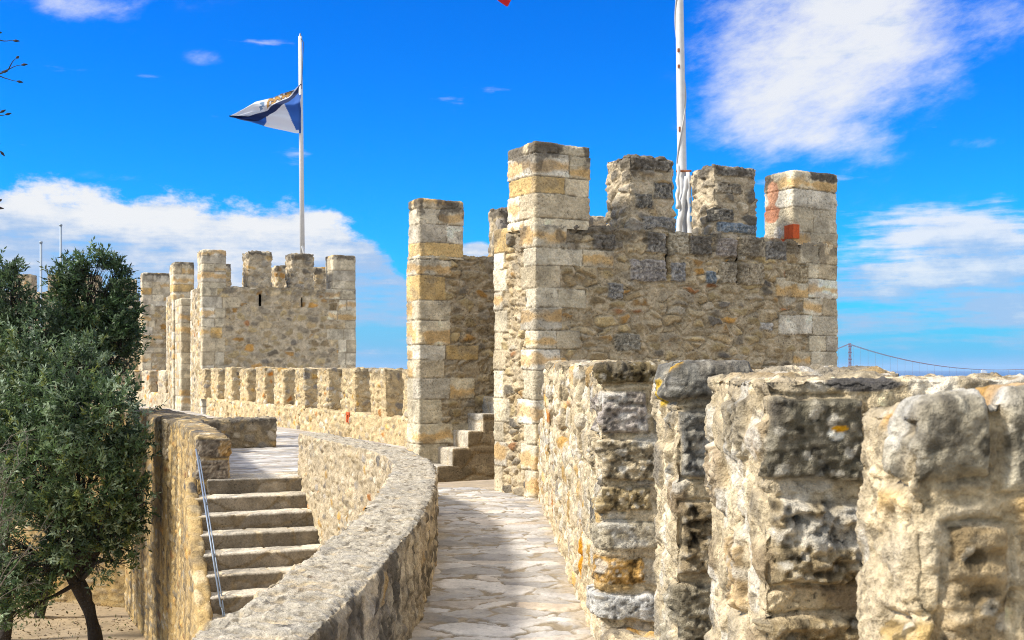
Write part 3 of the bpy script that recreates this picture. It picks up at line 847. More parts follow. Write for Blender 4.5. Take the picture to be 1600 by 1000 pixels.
gc = dict(seed=310, cell=(3, 3, 3), pal=[(1, (.36, .295, .22)), (1, (.32, .265, .20))], amp=.02, wave=.06, joint=.3, bury=1, mtint=(.70, .66, .62))
Vg, Qg, Cg = sheet('ground', -75, 45, -8, 110, .4, gc, M_GROUND, lambda x, y: x > -1e9, None, z0=-4.5)
# skirt: the castle hill falls away to the shore
ring = []
for (R, z) in ((0, -4.75), (135, -4.9), (170, -14), (240, -30), (420, -41.5)):
    ring.append((R, z))
hv, hf = [(-10, 45, -4.85)], []
NS = 72
for j, (R, z) in enumerate(ring[1:]):
    for k in range(NS):
        an_ = 2 * math.pi * k / NS
        rr_ = R * (1 + .12 * math.sin(3 * an_ + j) + .06 * math.sin(7 * an_))
        hv.append((-10 + rr_ * math.cos(an_), 45 + rr_ * math.sin(an_), z))
for k in range(NS):
    hf.append((0, 1 + k, 1 + (k + 1) % NS))
for j in range(len(ring) - 2):
    for k in range(NS):
        p_, q_ = 1 + j * NS + k, 1 + j * NS + (k + 1) % NS
        hf.append((p_, p_ + NS, q_ + NS, q_))
kind(link('hill', hv, hf, plain_mat('hill_scrub', (.12, .12, .07), .95, 0, .5, .08)), 'structure')
kind(link('courtyard_ground', Vg, Qg, M_GROUND, None, Cg), 'structure')
m, nt, b = new_mat('sea_water')
b.inputs['Base Color'].default_value = (.010, .060, .16, 1); b.inputs['Roughness'].default_value = .28
geo = nt.nodes.new('ShaderNodeNewGeometry'); nz_ = noise_node(nt, geo.outputs['Position'], .02, 6, .7)
bm = nt.nodes.new('ShaderNodeBump'); bm.inputs['Distance'].default_value = 6.0; nt.links.new(nz_, bm.inputs['Height']); nt.links.new(bm.outputs[0], b.inputs['Normal'])
sv, sf = [(0, 0, -40)], []
rings = (600, 2000, 6000, 15000, 26000)
for R in rings:
    for k in range(96):
        sv.append((R * math.cos(k * math.pi / 48), R * math.sin(k * math.pi / 48), -40))
for k in range(96):
    sf.append((0, 1 + k, 1 + (k + 1) % 96))
for j in range(len(rings) - 1):
    for k in range(96):
        p_, q_ = 1 + j * 96 + k, 1 + j * 96 + (k + 1) % 96
        sf.append((p_, p_ + 96, q_ + 96, q_))
kind(link('sea', sv, sf, m), 'structure')

# ------------------------------------------------------------------ flags and poles
DP = 16.7
pb = Vector((X(1067.5, DP), DP, FZ - .03))
fpA = thing('flagpole', 'tall white flagpole wound with rope on the nearest tower', 'flagpole', pb)
ztopA = 10.6
W_ = (.66, .66, .65); RUST = (.42, .14, .05)


def polep(z):
    u = (z - FZ) / (Z(0, DP) - FZ)
    return Vector((pb.x - .055 * u, pb.y, z))


m_ = MB()
zs = np.linspace(FZ - .03, ztopA, 90)
for i in range(len(zs) - 1):
    r_ = .070 - .024 * (i / 90)
    rust = any(abs(zs[i] - zr) < .05 for zr in (Z(203, DP), Z(78, DP), Z(105, DP)))
    m_.tube([polep(zs[i]), polep(zs[i + 1])], [r_, r_ - .0003], 14, W_, False)
m_.build('mast', M_WHITE, fpA, True)
for (zr, hh) in ((Z(203, DP), .07), (Z(80, DP), .05), (Z(105, DP), .045)):
    m_ = MB(); q = polep(zr); m_.box((q.x - .030, q.y - .052, zr), .035, .02, hh, .3, RUST); m_.build('rust_patch', M_WHITE, fpA)
m_ = MB()
pts = []
for i in range(260):
    z = FZ + .9 + (ztopA - FZ - 1.0) * i / 259; an_ = (z - FZ) * 2.9
    q = polep(z); r_ = .076 - .024 * (z - FZ) / (ztopA - FZ); pts.append(q + Vector((math.cos(an_) * r_, math.sin(an_) * r_, 0)))
m_.tube(pts, .011, 5, (.45, .44, .42)); m_.build('halyard', M_WHITE, fpA, True)
for (dx0, dx1, zz0, zz1, ra_, rb_) in ((-.10, .035, FZ + .0, FZ + .92, .050, .034), (-.10, -.085, FZ + .45, FZ + 1.10, .030, .022), (.085, .060, FZ - .02, FZ + .98, .058, .030)):
    m_ = MB()
    m_.tube([(pb.x + dx0 + (dx1 - dx0) * u_ + .008 * math.sin(u_ * 17), pb.y - .13 + .03 * u_, zz0 + (zz1 - zz0) * u_) for u_ in np.linspace(0, 1, 14)],
            [ra_ + (rb_ - ra_) * u_ + .006 * math.sin(u_ * 23) for u_ in np.linspace(0, 1, 14)], 9, W_)
    m_.build('brace', M_WHITE, fpA, True)
for k in range(3):
    m_ = MB(); m_.box((pb.x + .082 - .004 * k, pb.y - .185, FZ + .30 + .13 * k), .022, .012, .085, 0, (.10, .30, .62)); m_.build('blue_mark', M_WHITE, fpA)
m_ = MB(); q = polep(FZ + 1.0); m_.tube([(q.x - .10, q.y - .09, q.z), (q.x + .12, q.y - .09, q.z)], .017, 6, RUST); m_.build('bolt', M_WHITE, fpA, True)


def cloth(name, outline_fn, nu, nv, colour_fn, parent=None):
    u, v = np.meshgrid(np.linspace(0, 1, nu), np.linspace(0, 1, nv), indexing='ij')
    P = outline_fn(u.ravel(), v.ravel()); c = colour_fn(u.ravel(), v.ravel())
    idx = np.arange(nu * nv).reshape(nu, nv)
    q = np.stack([idx[:-1, :-1], idx[1:, :-1], idx[1:, 1:], idx[:-1, 1:]], -1).reshape(-1, 4)
    return link(name, P, q, M_CLOTH, parent, c, True)


# red and green flag, only its fly corner hangs into the picture
zt = 10.3


def fA(u, v):     # u: hoist -> fly, v: top -> bottom
    q0 = polep(zt)
    xe = X(752, DP)
    x = q0.x - .06 + (xe - q0.x) * u
    pxu = 800 + x / DP * F
    y = q0.y + (.10 * np.sin(u * 9 + v * 2) + .05 * np.sin(u * 31 + v * 5)) * u
    low = Z(12, DP) + np.where(pxu < 793, (793 - pxu) * .72, (pxu - 793) * 2.0) * (DP / F)
    low = np.minimum(low, zt - 1.3 - .4 * u)
    z = (zt - .5 * u) * (1 - v) + low * v
    return np.stack([x, y, z], 1)


fl = cloth('flag', fA, 140, 40, lambda u, v: np.where((u < .4)[:, None], np.array((.01, .16, .04)), np.array((.62, .012, .012))) * np.ones((len(u), 1)))
tag(fl, 'red flag with a green hoist, its lower tip at the top edge', 'flag')

DB = 44.6
pbB = Vector((X(473, DB), DB, 4.6))
fpB = thing('flagpole', 'slim white flagpole standing on the farther tower', 'flagpole', pbB)
m_ = MB()
zB = Z(57, DB)
m_.tube([pbB, (X(470.5, DB), DB, Z(200, DB)), (X(469, DB), DB, zB)], [.10, .085, .072], 12, W_); m_.build('mast', M_WHITE, fpB, True)
m_ = MB(); m_.tube([(X(469, DB), DB, zB), (X(469, DB), DB, zB + .13)], [.05, .02], 8, (.3, .3, .32)); m_.build('finial', M_WHITE, fpB)
m_ = MB(); m_.tube([(X(470, DB) + .02, DB - .09, zB - .1), (X(470, DB) + .12, DB - .09, zB - .25), (X(472, DB), DB - .1, Z(140, DB))], .015, 5, (.06, .07, .12)); m_.build('halyard', M_WHITE, fpB)
m_ = MB(); m_.tube([(X(472.5, DB), DB - .06, Z(385, DB)), (X(478, DB), DB - .06, Z(398, DB) - .2)], .05, 8, W_); m_.build('brace', M_WHITE, fpB)

# blue and white gyronny flag, folded over on itself by the wind
poly_top = [(471.5, 131), (461, 140), (450, 143.5), (440, 146), (428, 152), (414, 156), (400, 160), (384, 170), (371, 177), (360, 182)]
poly_bot = [(471, 209), (463, 209), (446, 205), (432, 202), (418, 199), (404, 195), (390, 192), (378, 190), (368, 187), (361, 184.5)]


def fB(u, v):
    tp = np.array(poly_top, float); bt = np.array(poly_bot, float); uu = np.linspace(0, 1, 10)
    px = np.interp(u, uu, tp[:, 0]) * (1 - v) + np.interp(u, uu, bt[:, 0]) * v
    py = np.interp(u, uu, tp[:, 1]) * (1 - v) + np.interp(u, uu, bt[:, 1]) * v
    dep = DB - .10 + .16 * np.sin(u * 7 + 5 * v) * (u * .8 + .2) + .14 * np.sin(v * 15 + 3 * u) * (.3 + u) - .25 * np.exp(-((v - .42 + .1 * u) / .10) ** 2)
    return np.stack([(px - 800) / F * DB, dep, EYE + (HZ - py) / F * DB], 1)


NAVY = np.array((.030, .130, .46)); DK = np.array((.014, .030, .11)); WH = np.array((.80, .81, .83)); GO = np.array((.50, .27, .07))


def cB(u, v):
    px = np.interp(u, np.linspace(0, 1, 10), np.array(poly_top)[:, 0]) * (1 - v) + np.interp(u, np.linspace(0, 1, 10), np.array(poly_bot)[:, 0]) * v
    py = np.interp(u, np.linspace(0, 1, 10), np.array(poly_top)[:, 1]) * (1 - v) + np.interp(u, np.linspace(0, 1, 10), np.array(poly_bot)[:, 1]) * v
    c = np.tile(WH, (len(u), 1))
    fold = py - np.interp(px, [360, 390, 420, 452, 470], [187, 186, 178, 157, 136])      # lower edge of the folded-over flap
    low = fold > 0
    c[low & (px > 448 + (py - 168) * .42) & (py < 204)] = NAVY
    c[low & (px > 446) & (px < 472) & (py < 168) & (fold < 26) & (fold > 12)] = NAVY
    c[low & (px < 417 + (185 - py) * .35)] = NAVY
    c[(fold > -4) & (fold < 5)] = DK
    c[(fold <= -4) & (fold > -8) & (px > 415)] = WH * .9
    em = (fold <= -6) & (px > 420) & (px < 459)
    nz = vnoise(np.stack([px * .28, py * .28, px * 0], 1), 5)
    c[em] = np.where((nz[em] > .55)[:, None], GO, np.where((nz[em] > .33)[:, None], np.array((.10, .08, .07)), WH * .75))
    c[(px > 408) & (px < 416) & (fold < -6) & (nz > .5)] = np.array((.2, .32, .48))
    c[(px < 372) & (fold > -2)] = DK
    c[(px > 468) & (py > 148)] = NAVY * .8
    return c


fl2 = cloth('flag', fB, 130, 90, cB)
tag(fl2, 'blue and white flag with a gold crest blowing from the slim pole', 'flag')

for (px_, y0, d_, lab) in ((64, 380, 73.0, 'shorter bare grey pole behind the left tree crown'), (95, 353, 78.0, 'taller bare grey pole rising behind the dark evergreen crown')):
    m_ = MB(); m_.tube([(X(px_, d_), d_, -4.6), (X(px_, d_), d_, Z(y0, d_))], [.09, .075], 10); m_.tube([(X(px_, d_), d_, Z(y0, d_)), (X(px_, d_), d_, Z(y0, d_) + .12)], [.11, .09], 10)
    tag(m_.build('mast_pole', M_POLE, None, True), lab, 'pole')

# ------------------------------------------------------------------ suspension bridge and ship far off
DBR = 3000.0
br = thing('suspension_bridge', 'red suspension bridge on the horizon beyond the parapet', 'bridge', (X(1328, DBR), DBR, -40))


def bx(px):
    return X(px, DBR)


for (px_, nm) in ((1328, 1), (1792, 2)):
    m_ = MB()
    for sx in (-1, 1):
        m_.tube([(bx(px_) + sx * 3.6, DBR + sx * 4, -42), (bx(px_) + sx * 3.3, DBR + sx * 4, Z(536, DBR))], [1.6, 1.25], 4)
    for zz in (60, 44, 26, 8, -12):
        m_.box((bx(px_), DBR, zz), 8.6, 3, 3.2)
    for zz in (52, 35, 17):
        m_.tube([(bx(px_) - 3.4, DBR, zz - 6), (bx(px_) + 3.4, DBR, zz + 6)], .7, 4); m_.tube([(bx(px_) + 3.4, DBR, zz - 6), (bx(px_) - 3.4, DBR, zz + 6)], .7, 4)
    m_.build('pylon', M_BRIDGE, br)
cab = lambda px: Z(578 - 40 * ((1560 - px) / 232.0) ** 2, DBR)
for dy in (-8, 8):
    m_ = MB(); m_.tube([(bx(p_), DBR + dy, cab(p_)) for p_ in np.linspace(1328, 1792, 60)], .62, 5)
    m_.tube([(bx(p_), DBR + dy, Z(537 + (1328 - p_) * .42 - .0009 * (1328 - p_) ** 2, DBR)) for p_ in np.linspace(1328, 1230, 12)], .62, 5); m_.build('main_cable', M_BRIDGE, br)
m_ = MB()
for p_ in np.arange(1240, 1790, 11.5):
    zc = cab(p_) if p_ > 1328 else Z(537 + (1328 - p_) * .42 - .0009 * (1328 - p_) ** 2, DBR)
    m_ = MB(); m_.tube([(bx(p_), DBR - 8, -23), (bx(p_), DBR - 8, zc)], .17, 4); m_.build('suspender', M_BRIDGE, br)
m_ = MB(); m_.box((bx(1400), DBR, -25), 1250, 20, 5); m_.build('deck', M_BRIDGE, br)

DS = 7000.0
sx_ = X(1538, DS)
sh = thing('ship', 'tiny white ship near the horizon above the nearest merlon', 'ship', (sx_, DS, -40))
hv_ = [(-26, -5, 0), (22, -5, 0), (32, 0, 9), (-28, -6, 9), (26, -6, 9), (-26, 5, 0), (22, 5, 0), (-28, 6, 9), (26, 6, 9)]
hv_ = [(sx_ + x, DS + y, -41 + z * 1.6) for x, y, z in hv_]
link('hull', hv_, [(0, 1, 4, 3), (1, 2, 4), (6, 8, 2), (1, 6, 2), (5, 7, 8, 6), (0, 3, 7, 5), (3, 4, 2, 8, 7), (0, 5, 6, 1)], M_HULL, sh, np.tile((.75, .76, .78), (9, 1)))
m_ = MB(); m_.box((sx_ - 2, DS, -20), 36, 9, 13, 0, (.82, .82, .82)); m_.box((sx_ - 6, DS, -10.5), 22, 8, 6, 0, (.82, .82, .82)); m_.build('superstructure', M_HULL, sh)
m_ = MB(); m_.tube([(sx_ - 10, DS, -8), (sx_ - 11, DS, 1)], [2.2, 1.8], 8, (.6, .6, .62)); m_.build('funnel', M_HULL, sh)


# ------------------------------------------------------------------ trees
def leaves(pos, dirs, length, width, col, r):
    n = len(pos)
    d = dirs / np.linalg.norm(dirs, axis=1)[:, None]
    rv = r.normal(size=(n, 3)); s = np.cross(d, rv); s /= np.linalg.norm(s, axis=1)[:, None]
    nn = np.cross(s, d)
    l = length[:, None]; w = width[:, None]
    mid = pos + d * l * .45
    v = np.stack([pos, mid + s * w / 2 + nn * w * .18, pos + d * l, mid - s * w / 2 + nn * w * .18], 1).reshape(-1, 3)
    q = np.arange(4 * n).reshape(n, 4)
    return v, q, np.repeat(col, 4, axis=0)


def curve3(p0, p1, bend, n, rr):
    out = []
    m1 = p0.lerp(p1, .5) + Vector((rr.uniform(-1, 1), rr.uniform(-1, 1), rr.uniform(-.3, 1))) * bend
    for i in range(n + 1):
        u = i / n
        out.append(p0 * (1 - u) ** 2 + m1 * 2 * u * (1 - u) + p1 * u * u)
    return out


def evergreen(label, d, base, fork, lobes, dens, pal, seed, leafL=.112, gate=.50, group=None, trunk_r=.155, second=None):
    r = np.random.default_rng(seed); rr = random.Random(seed)
    base = Vector(base); fork = Vector(fork)
    t = thing('evergreen_tree', label, 'tree', base, group)
    tb = MB()
    bark = (.042, .034, .027)
    mid = base.lerp(fork, .5) + Vector((.12, .05, .1))
    tb.tube([base, base.lerp(mid, .5) + Vector((.03, 0, 0)), mid, mid.lerp(fork, .6), fork], [trunk_r * 1.15, trunk_r * .95, trunk_r * .9, trunk_r * .75, trunk_r * .6], 12, bark)
    if second:
        s1 = Vector(second); tb.tube([mid, mid.lerp(s1, .5) + Vector((.08, -.05, .0)), s1], [trunk_r * .6, trunk_r * .5, trunk_r * .38], 8, bark)
    br_ = MB()
    PV, PQ, PC, off_ = [], [], [], 0
    for (px, py, rp, dd) in lobes:
        dl = d + dd
        c = Vector((X(px, dl), dl, Z(py, dl))); R = rp / F * dl
        st_ = fork if (not second or rr.random() < .6) else Vector(second)
        limb = curve3(st_, c, .35, 7, rr)
        br_.tube(limb, list(np.linspace(trunk_r * .38, .010, 8)), 6, bark)
        ns = int(dens * (R / .8) ** 2)
        ns = int(ns * .92); v = r.normal(size=(ns * 3, 3)); v /= np.linalg.norm(v, axis=1)[:, None]
        rad = R * (.25 + .75 * r.random(ns * 3) ** .55) * (.80 + .42 * r.random(ns * 3)) * np.where(r.random(ns * 3) < .07, 1.28, 1.0)
        P = np.array(c)[None] + v * rad[:, None] * np.array((1, .9, .88))[None]
        cl = vnoise(P * 1.9 + 50, seed) * .65 + vnoise(P * 4.3 + 20, seed + 1) * .35
        ok = cl > gate
        P, v, cl = P[ok][:ns], v[ok][:ns], cl[ok][:ns]
        for k in range(0, min(len(P), 26)):
            q = Vector(P[k]); br_.tube(curve3(limb[rr.randrange(4, 8)], q, .12, 3, rr), [.012, .008, .006, .004], 4, bark)
        nl = 15
        sd = v * .7 + r.normal(size=v.shape) * .55 + np.array((0, 0, .45))[None]
        sd /= np.linalg.norm(sd, axis=1)[:, None]
        u = np.tile(np.linspace(.0, 1, nl), len(P))
        P2 = np.repeat(P, nl, 0); D2 = np.repeat(sd, nl, 0)
        tw_ = .30 * (.7 + .6 * r.random(len(P2)))
        pos = P2 + D2 * (u * tw_)[:, None]
        ld = D2 * .75 + r.normal(size=D2.shape) * .62
        lc = pick(r.random(len(P)), pal) * r.uniform(.78, 1.25); lc = np.repeat(lc, nl, 0) * (.75 + .5 * r.random(len(P2)))[:, None]
        v_, q_, c_ = leaves(pos, ld, leafL * (.7 + .6 * r.random(len(pos))), leafL * .36 * (.8 + .4 * r.random(len(pos))), lc, r)
        PV.append(v_); PQ.append(q_ + off_); PC.append(c_); off_ += len(v_)
    tb.build('trunk', M_BARK, t, True); br_.build('branches', M_BARK, t, True)
    link('crown', np.concatenate(PV), np.concatenate(PQ), M_LEAF, t, np.concatenate(PC))
    return t


OLIVE = [(3, (.115, .185, .072)), (2, (.19, .27, .125)), (2.4, (.048, .086, .036)), (1.9, (.34, .43, .27)), (.9, (.19, .23, .06))]  # palest entry paints leaf highlights, the deepest one adds contrast
DARK = [(3, (.060, .108, .040)), (2, (.085, .145, .055)), (2, (.036, .062, .026)), (1, (.16, .23, .11)), (.5, (.12, .14, .04))]
dA = 23.6
evergreen('grey-green evergreen in front with a forked leaning trunk', dA, (X(152, 25), 25, -4.55), (X(104, 24.2), 24.2, Z(890, 24.2)),
          [(205, 770, 28, -.2), (228, 785, 13, -.3), (222, 765, 12, -.3), (214, 812, 14, -.2), (200, 745, 22, -.2), (170, 790, 30, -.4), (190, 850, 26, 0), (150, 880, 22, -.2), (40, 625, 72, 0), (112, 640, 78, -.4), (160, 655, 58, .3), (60, 715, 78, -.6), (132, 755, 66, -.3), (196, 795, 34, .1), (165, 825, 44, 0), (95, 825, 58, -.3),
           (30, 780, 60, 0), (214, 772, 20, 0), (40, 565, 58, .4), (112, 580, 56, .5), (186, 705, 42, .4), (10, 690, 55, .3), (150, 700, 60, .6), (185, 620, 24, .4), (20, 850, 40, 0),
           (130, 860, 34, .4), (205, 830, 20, .2), (25, 890, 42, -.3), (70, 890, 34, -.2), (5, 930, 34, 0), (55, 935, 24, 0), (185, 880, 16, 0), (50, 900, 40, .3), (-10, 870, 50, .3), (15, 960, 26, 0), (20, 650, 60, .6), (70, 680, 60, .6), (75, 800, 60, .4)],
          235, OLIVE, 5, group=None, second=(X(128, 24.4), 24.4, Z(905, 24.4)))
evergreen('dark dense evergreen whose rounded crown covers the distant walls', 27.0, (X(60, 28.5), 28.5, -4.55), (X(112, 27.5), 27.5, Z(700, 27)),
          [(150, 455, 44, 0), (122, 485, 48, .2), (180, 490, 34, 0), (152, 530, 56, 0), (188, 540, 30, -.1), (112, 428, 22, .1), (150, 420, 22, 0), (176, 432, 15, .1), (105, 555, 44, .3),
           (195, 505, 20, 0), (165, 575, 42, .2), (92, 440, 14, 0), (130, 405, 10, 0), (200, 570, 20, 0)],
          320, DARK, 9, leafL=.118, trunk_r=.11, gate=.41)
evergreen('leftmost evergreen crown cut by the picture edge', 26.0, (X(5, 26), 26, -4.55), (X(2, 26), 26, Z(900, 26)),
          [(18, 462, 36, 0), (42, 505, 46, 0), (5, 545, 52, .2), (60, 560, 36, .2), (4, 425, 24, 0), (-25, 500, 50, .4), (20, 600, 50, .5), (30, 440, 14, 0), (60, 470, 14, 0), (-30, 600, 60, .3),
           (-20, 700, 60, .3), (25, 408, 8, 0)],
          260, [(3, (.075, .125, .050)), (2, (.115, .175, .080)), (1.7, (.045, .075, .032)), (1, (.20, .28, .15))], 13, leafL=.118, trunk_r=.13, gate=.40)


# fallen leaves and grass blades on the yard
r_ = np.random.default_rng(77)
nL = 5200
gp = np.stack([r_.uniform(-17, -6.2, nL), r_.uniform(20, 32, nL), np.full(nL, -4.44)], 1)
ok_ = fbm(gp * np.array((.8, .8, 0)), 3, 500) + .25 * r_.random(nL) > .56
gp = gp[ok_]; gd = r_.normal(size=gp.shape) * np.array((1, 1, .25)) + np.array((0, 0, .12))
gcol = pick(r_.random(len(gp)), [(3, (.16, .11, .06)), (2, (.22, .16, .08)), (1.5, (.09, .12, .04)), (1, (.28, .22, .13))])
lv, lq, lc_ = leaves(gp, gd, r_.uniform(.05, .13, len(gp)), r_.uniform(.02, .05, len(gp)), gcol, r_)
kind(link('leaf_litter', lv, lq, M_LEAF, None, lc_), 'stuff')


def twig(mb_, p, d, L, r0, depth, rr, col, bud=False):
    pts = [p]; n = 5; q = p.copy(); dv = d.normalized()
    for i in range(n):
        dv = (dv + Vector((rr.uniform(-1, 1), rr.uniform(-1, 1), rr.uniform(-1, 1))) * .22).normalized()
        q = q + dv * L / n; pts.append(q.copy())
        if depth > 0 and i >= 1:
            sd = (dv + Vector((rr.uniform(-1, 1), rr.uniform(-1, 1), rr.uniform(-.7, 1))) * .95).normalized()
            twig(mb_, q, sd, L * rr.uniform(.35, .6), r0 * .5, depth - 1, rr, col, bud)
    mb_.tube(pts, list(np.linspace(r0, r0 * .35, n + 1)), 5, col)
    if bud and depth == 0:
        mb_.tube([q, q + dv * .02, q + dv * .045], [.004, .011, .003], 5, col)


def bare_tree(label, base, limbs, col, seed, r0=.16, bud=True):
    rr = random.Random(seed)
    t = thing('bare_tree', label, 'tree', base)
    base = Vector(base)
    tb = MB()
    tops = max(l[0] for l in limbs)
    pts = [base + Vector((.08 * math.sin(i), .05 * math.cos(i * 2), (tops - base.z) * i / 8)) for i in range(9)]
    tb.tube(pts, list(np.linspace(r0, r0 * .3, 9)), 9, col); tb.build('trunk', M_BARK, t, True)
    for (zs_, target, Lt, dep) in limbs:
        mb_ = MB()
        s_ = Vector((base.x, base.y, zs_)); tg = Vector(target)
        cv = curve3(s_, tg, .15, 6, rr)
        mb_.tube(cv, list(np.linspace(.035, .011, 7)), 6, col)
        dv = (cv[-1] - cv[-2]).normalized()
        for i in (3, 4, 5):
            twig(mb_, cv[i], (dv + Vector((rr.uniform(-.3, .6), rr.uniform(-.5, .5), rr.uniform(-.4, .8)))).normalized(), Lt * .8, .008, dep, rr, col, bud)
        twig(mb_, cv[-1], dv, Lt, .010, dep, rr, col, bud)
        mb_.build('limb', M_BARK, t, True)
    return t


dT = 8.5
TB = (.035, .028, .030)
bare_tree('bare deciduous tree whose budding twigs reach in at the upper left', (X(-900, dT), dT, -4.6),
          [(5.2, (X(-52, dT), dT, Z(48, dT)), .26, 1), (4.6, (X(-50, dT), dT + .1, Z(112, dT)), .27, 1), (4.0, (X(-48, dT), dT, Z(182, dT)), .18, 1), (3.6, (X(-44, dT), dT, Z(230, dT)), .19, 1),
           (3.1, (X(-46, dT), dT - .1, Z(318, dT)), .22, 1), (5.6, (X(-260, dT), dT + .5, Z(-60, dT)), .6, 1)], TB, 21)
dU = 19.0
PT = (.20, .17, .14)
bare_tree('leafless pale-twigged shrub at the lower left below the grey-green crown', (X(-60, dU), dU, -4.6),
          [(-2.8, (X(-10, dU), dU, Z(830, dU)), 1.0, 2), (-3.0, (X(0, dU), dU - .3, Z(860, dU)), 1.0, 2), (-2.4, (X(-5, dU), dU + .2, Z(790, dU)), .9, 2), (-2.0, (X(-20, dU), dU, Z(760, dU)), .9, 2),
           (-3.4, (X(10, dU), dU, Z(900, dU)), .9, 2)], PT, 33, r0=.12, bud=False)

# ------------------------------------------------------------------ sun, sky, camera
SUN_EL = math.radians(42)
sun_h = Vector((-.982, -.19)).normalized()
sd = Vector((sun_h.x * math.cos(SUN_EL), sun_h.y * math.cos(SUN_EL), math.sin(SUN_EL)))
sl = bpy.data.lights.new('sun', 'SUN'); sl.energy = 5.0; sl.angle = math.radians(8); sl.color = (1, .945, .85)
so = bpy.data.objects.new('sun', sl); COL.objects.link(so)
so.rotation_euler = (-sd).to_track_quat('-Z', 'Y').to_euler()

w = bpy.data.worlds.new('World'); scene.world = w; w.use_nodes = True
nt = w.node_tree; nt.nodes.clear()
out = nt.nodes.new('ShaderNodeOutputWorld'); bg = nt.nodes.new('ShaderNodeBackground'); nt.links.new(bg.outputs[0], out.inputs[0])
sky = nt.nodes.new('ShaderNodeTexSky'); sky.sky_type = 'NISHITA'; sky.sun_disc = False
sky.sun_elevation = SUN_EL; sky.sun_rotation = math.atan2(sun_h.x, sun_h.y)
sky.altitude = 100; sky.air_density = 1.0; sky.dust_density = .35; sky.ozone_density = 3.0
hs = nt.nodes.new('ShaderNodeHueSaturation'); hs.inputs['Saturation'].default_value = 1.55; hs.inputs['Value'].default_value = 1.0
nt.links.new(sky.outputs[0], hs.inputs['Color'])
tc = nt.nodes.new('ShaderNodeTexCoord')
sx = nt.nodes.new('ShaderNodeSeparateXYZ'); nt.links.new(tc.outputs['Generated'], sx.inputs[0])
Mn = lambda op, a, b=None, c=None, clamp=False: math_node(nt, op, a, b, c, clamp)
az = Mn('MULTIPLY', Mn('ARCTAN2', sx.outputs[0], sx.outputs[1]), 180 / math.pi)
el = Mn('MULTIPLY', Mn('ARCSINE', sx.outputs[2]), 180 / math.pi)
cb = nt.nodes.new('ShaderNodeCombineXYZ')
nt.links.new(Mn('MULTIPLY', az, .1), cb.inputs[0]); nt.links.new(Mn('MULTIPLY', el, .17), cb.inputs[1]); cb.inputs[2].default_value = 3.7
n_big = noise_node(nt, cb.outputs[0], 2.0, 9, .60)
n_det = noise_node(nt, cb.outputs[0], 5.2, 9, .62)
cs = nt.nodes.new('ShaderNodeCombineXYZ')
nt.links.new(Mn('MULTIPLY', az, .055), cs.inputs[0]); nt.links.new(Mn('MULTIPLY', el, .42), cs.inputs[1]); cs.inputs[2].default_value = 9.1
n_str = noise_node(nt, cs.outputs[0], 2.2, 7, .58)


cw = nt.nodes.new('ShaderNodeCombineXYZ')
nt.links.new(Mn('ADD', Mn('MULTIPLY', az, .16), Mn('MULTIPLY', el, .20)), cw.inputs[0]); nt.links.new(Mn('SUBTRACT', Mn('MULTIPLY', el, .42), Mn('MULTIPLY', az, .18)), cw.inputs[1]); cw.inputs[2].default_value = 2.2
n_wis = noise_node(nt, cw.outputs[0], 2.6, 12, .66)


def A(px, py):
    x, z = (px - 800) / F, (HZ - py) / F
    return math.degrees(math.atan2(x, 1)), math.degrees(math.atan2(z, math.hypot(x, 1)))


def blob(px, py, rx, ry, amp=1.0, p=2):
    a0, e0 = A(px, py)
    dx = Mn('MULTIPLY', Mn('SUBTRACT', az, a0), 1 / (rx / F * 57.3)); dy = Mn('MULTIPLY', Mn('SUBTRACT', el, e0), 1 / (ry / F * 57.3))
    r2 = Mn('ADD', Mn('MULTIPLY', dx, dx), Mn('MULTIPLY', dy, dy))
    return Mn('MULTIPLY', Mn('EXPONENT', Mn('MULTIPLY', r2, -1.0)), amp)


def smooth(v, a, b):
    n = nt.nodes.new('ShaderNodeMapRange'); n.interpolation_type = 'SMOOTHSTEP'
    n.inputs[1].default_value = a; n.inputs[2].default_value = b; nt.links.new(v, n.inputs[0])
    return n.outputs[0]


def addall(l):
    r_ = l[0]
    for x in l[1:]:
        r_ = Mn('ADD', r_, x)
    return r_


# cumulus bank on the left: crest height as a function of azimuth
fcv = nt.nodes.new('ShaderNodeFloatCurve')
nt.links.new(Mn('MULTIPLY_ADD', az, 1 / 60.0, 45 / 60.0), fcv.inputs['Value'])
cu = fcv.mapping.curves[0]
crest = [(-900, 300), (-500, 250), (-200, 285), (0, 282), (90, 290), (180, 300), (260, 302), (330, 318), (400, 326), (470, 322), (530, 345), (575, 368), (615, 400), (660, 470), (700, 590)]
pts_ = []
for (px_, py_) in crest:
    a_, e_ = A(px_, py_); pts_.append(((a_ + 45) / 60.0, max(0.0, e_ / 20.0)))
cu.points[0].location = pts_[0]; cu.points[1].location = (1.0, 0.0)
for q_ in pts_[1:]:
    cu.points.new(*q_)
fcv.mapping.update()
crest_el = Mn('MULTIPLY', fcv.outputs[0], 20.0)
puff = Mn('ADD', Mn('MULTIPLY', Mn('SUBTRACT', n_big, .5), 2.6), Mn('MULTIPLY', Mn('SUBTRACT', n_det, .5), 3.0))
below = Mn('ADD', Mn('SUBTRACT', crest_el, el), puff)
d1a = smooth(below, -.15, .75)
low_fade = smooth(Mn('ADD', el, Mn('ADD', Mn('MULTIPLY', Mn('SUBTRACT', n_str, .5), 16.0), Mn('MULTIPLY', Mn('SUBTRACT', n_det, .5), 5.0))), .5, 5.0)
d1 = Mn('MULTIPLY', d1a, Mn('MULTIPLY_ADD', low_fade, .72, .28))
sm1 = smooth(Mn('ADD', blob(740, 392, 40, 18, .9), Mn('MULTIPLY', Mn('SUBTRACT', n_det, .5), .8)), .35, .7)
d1 = Mn('MAXIMUM', d1, sm1)
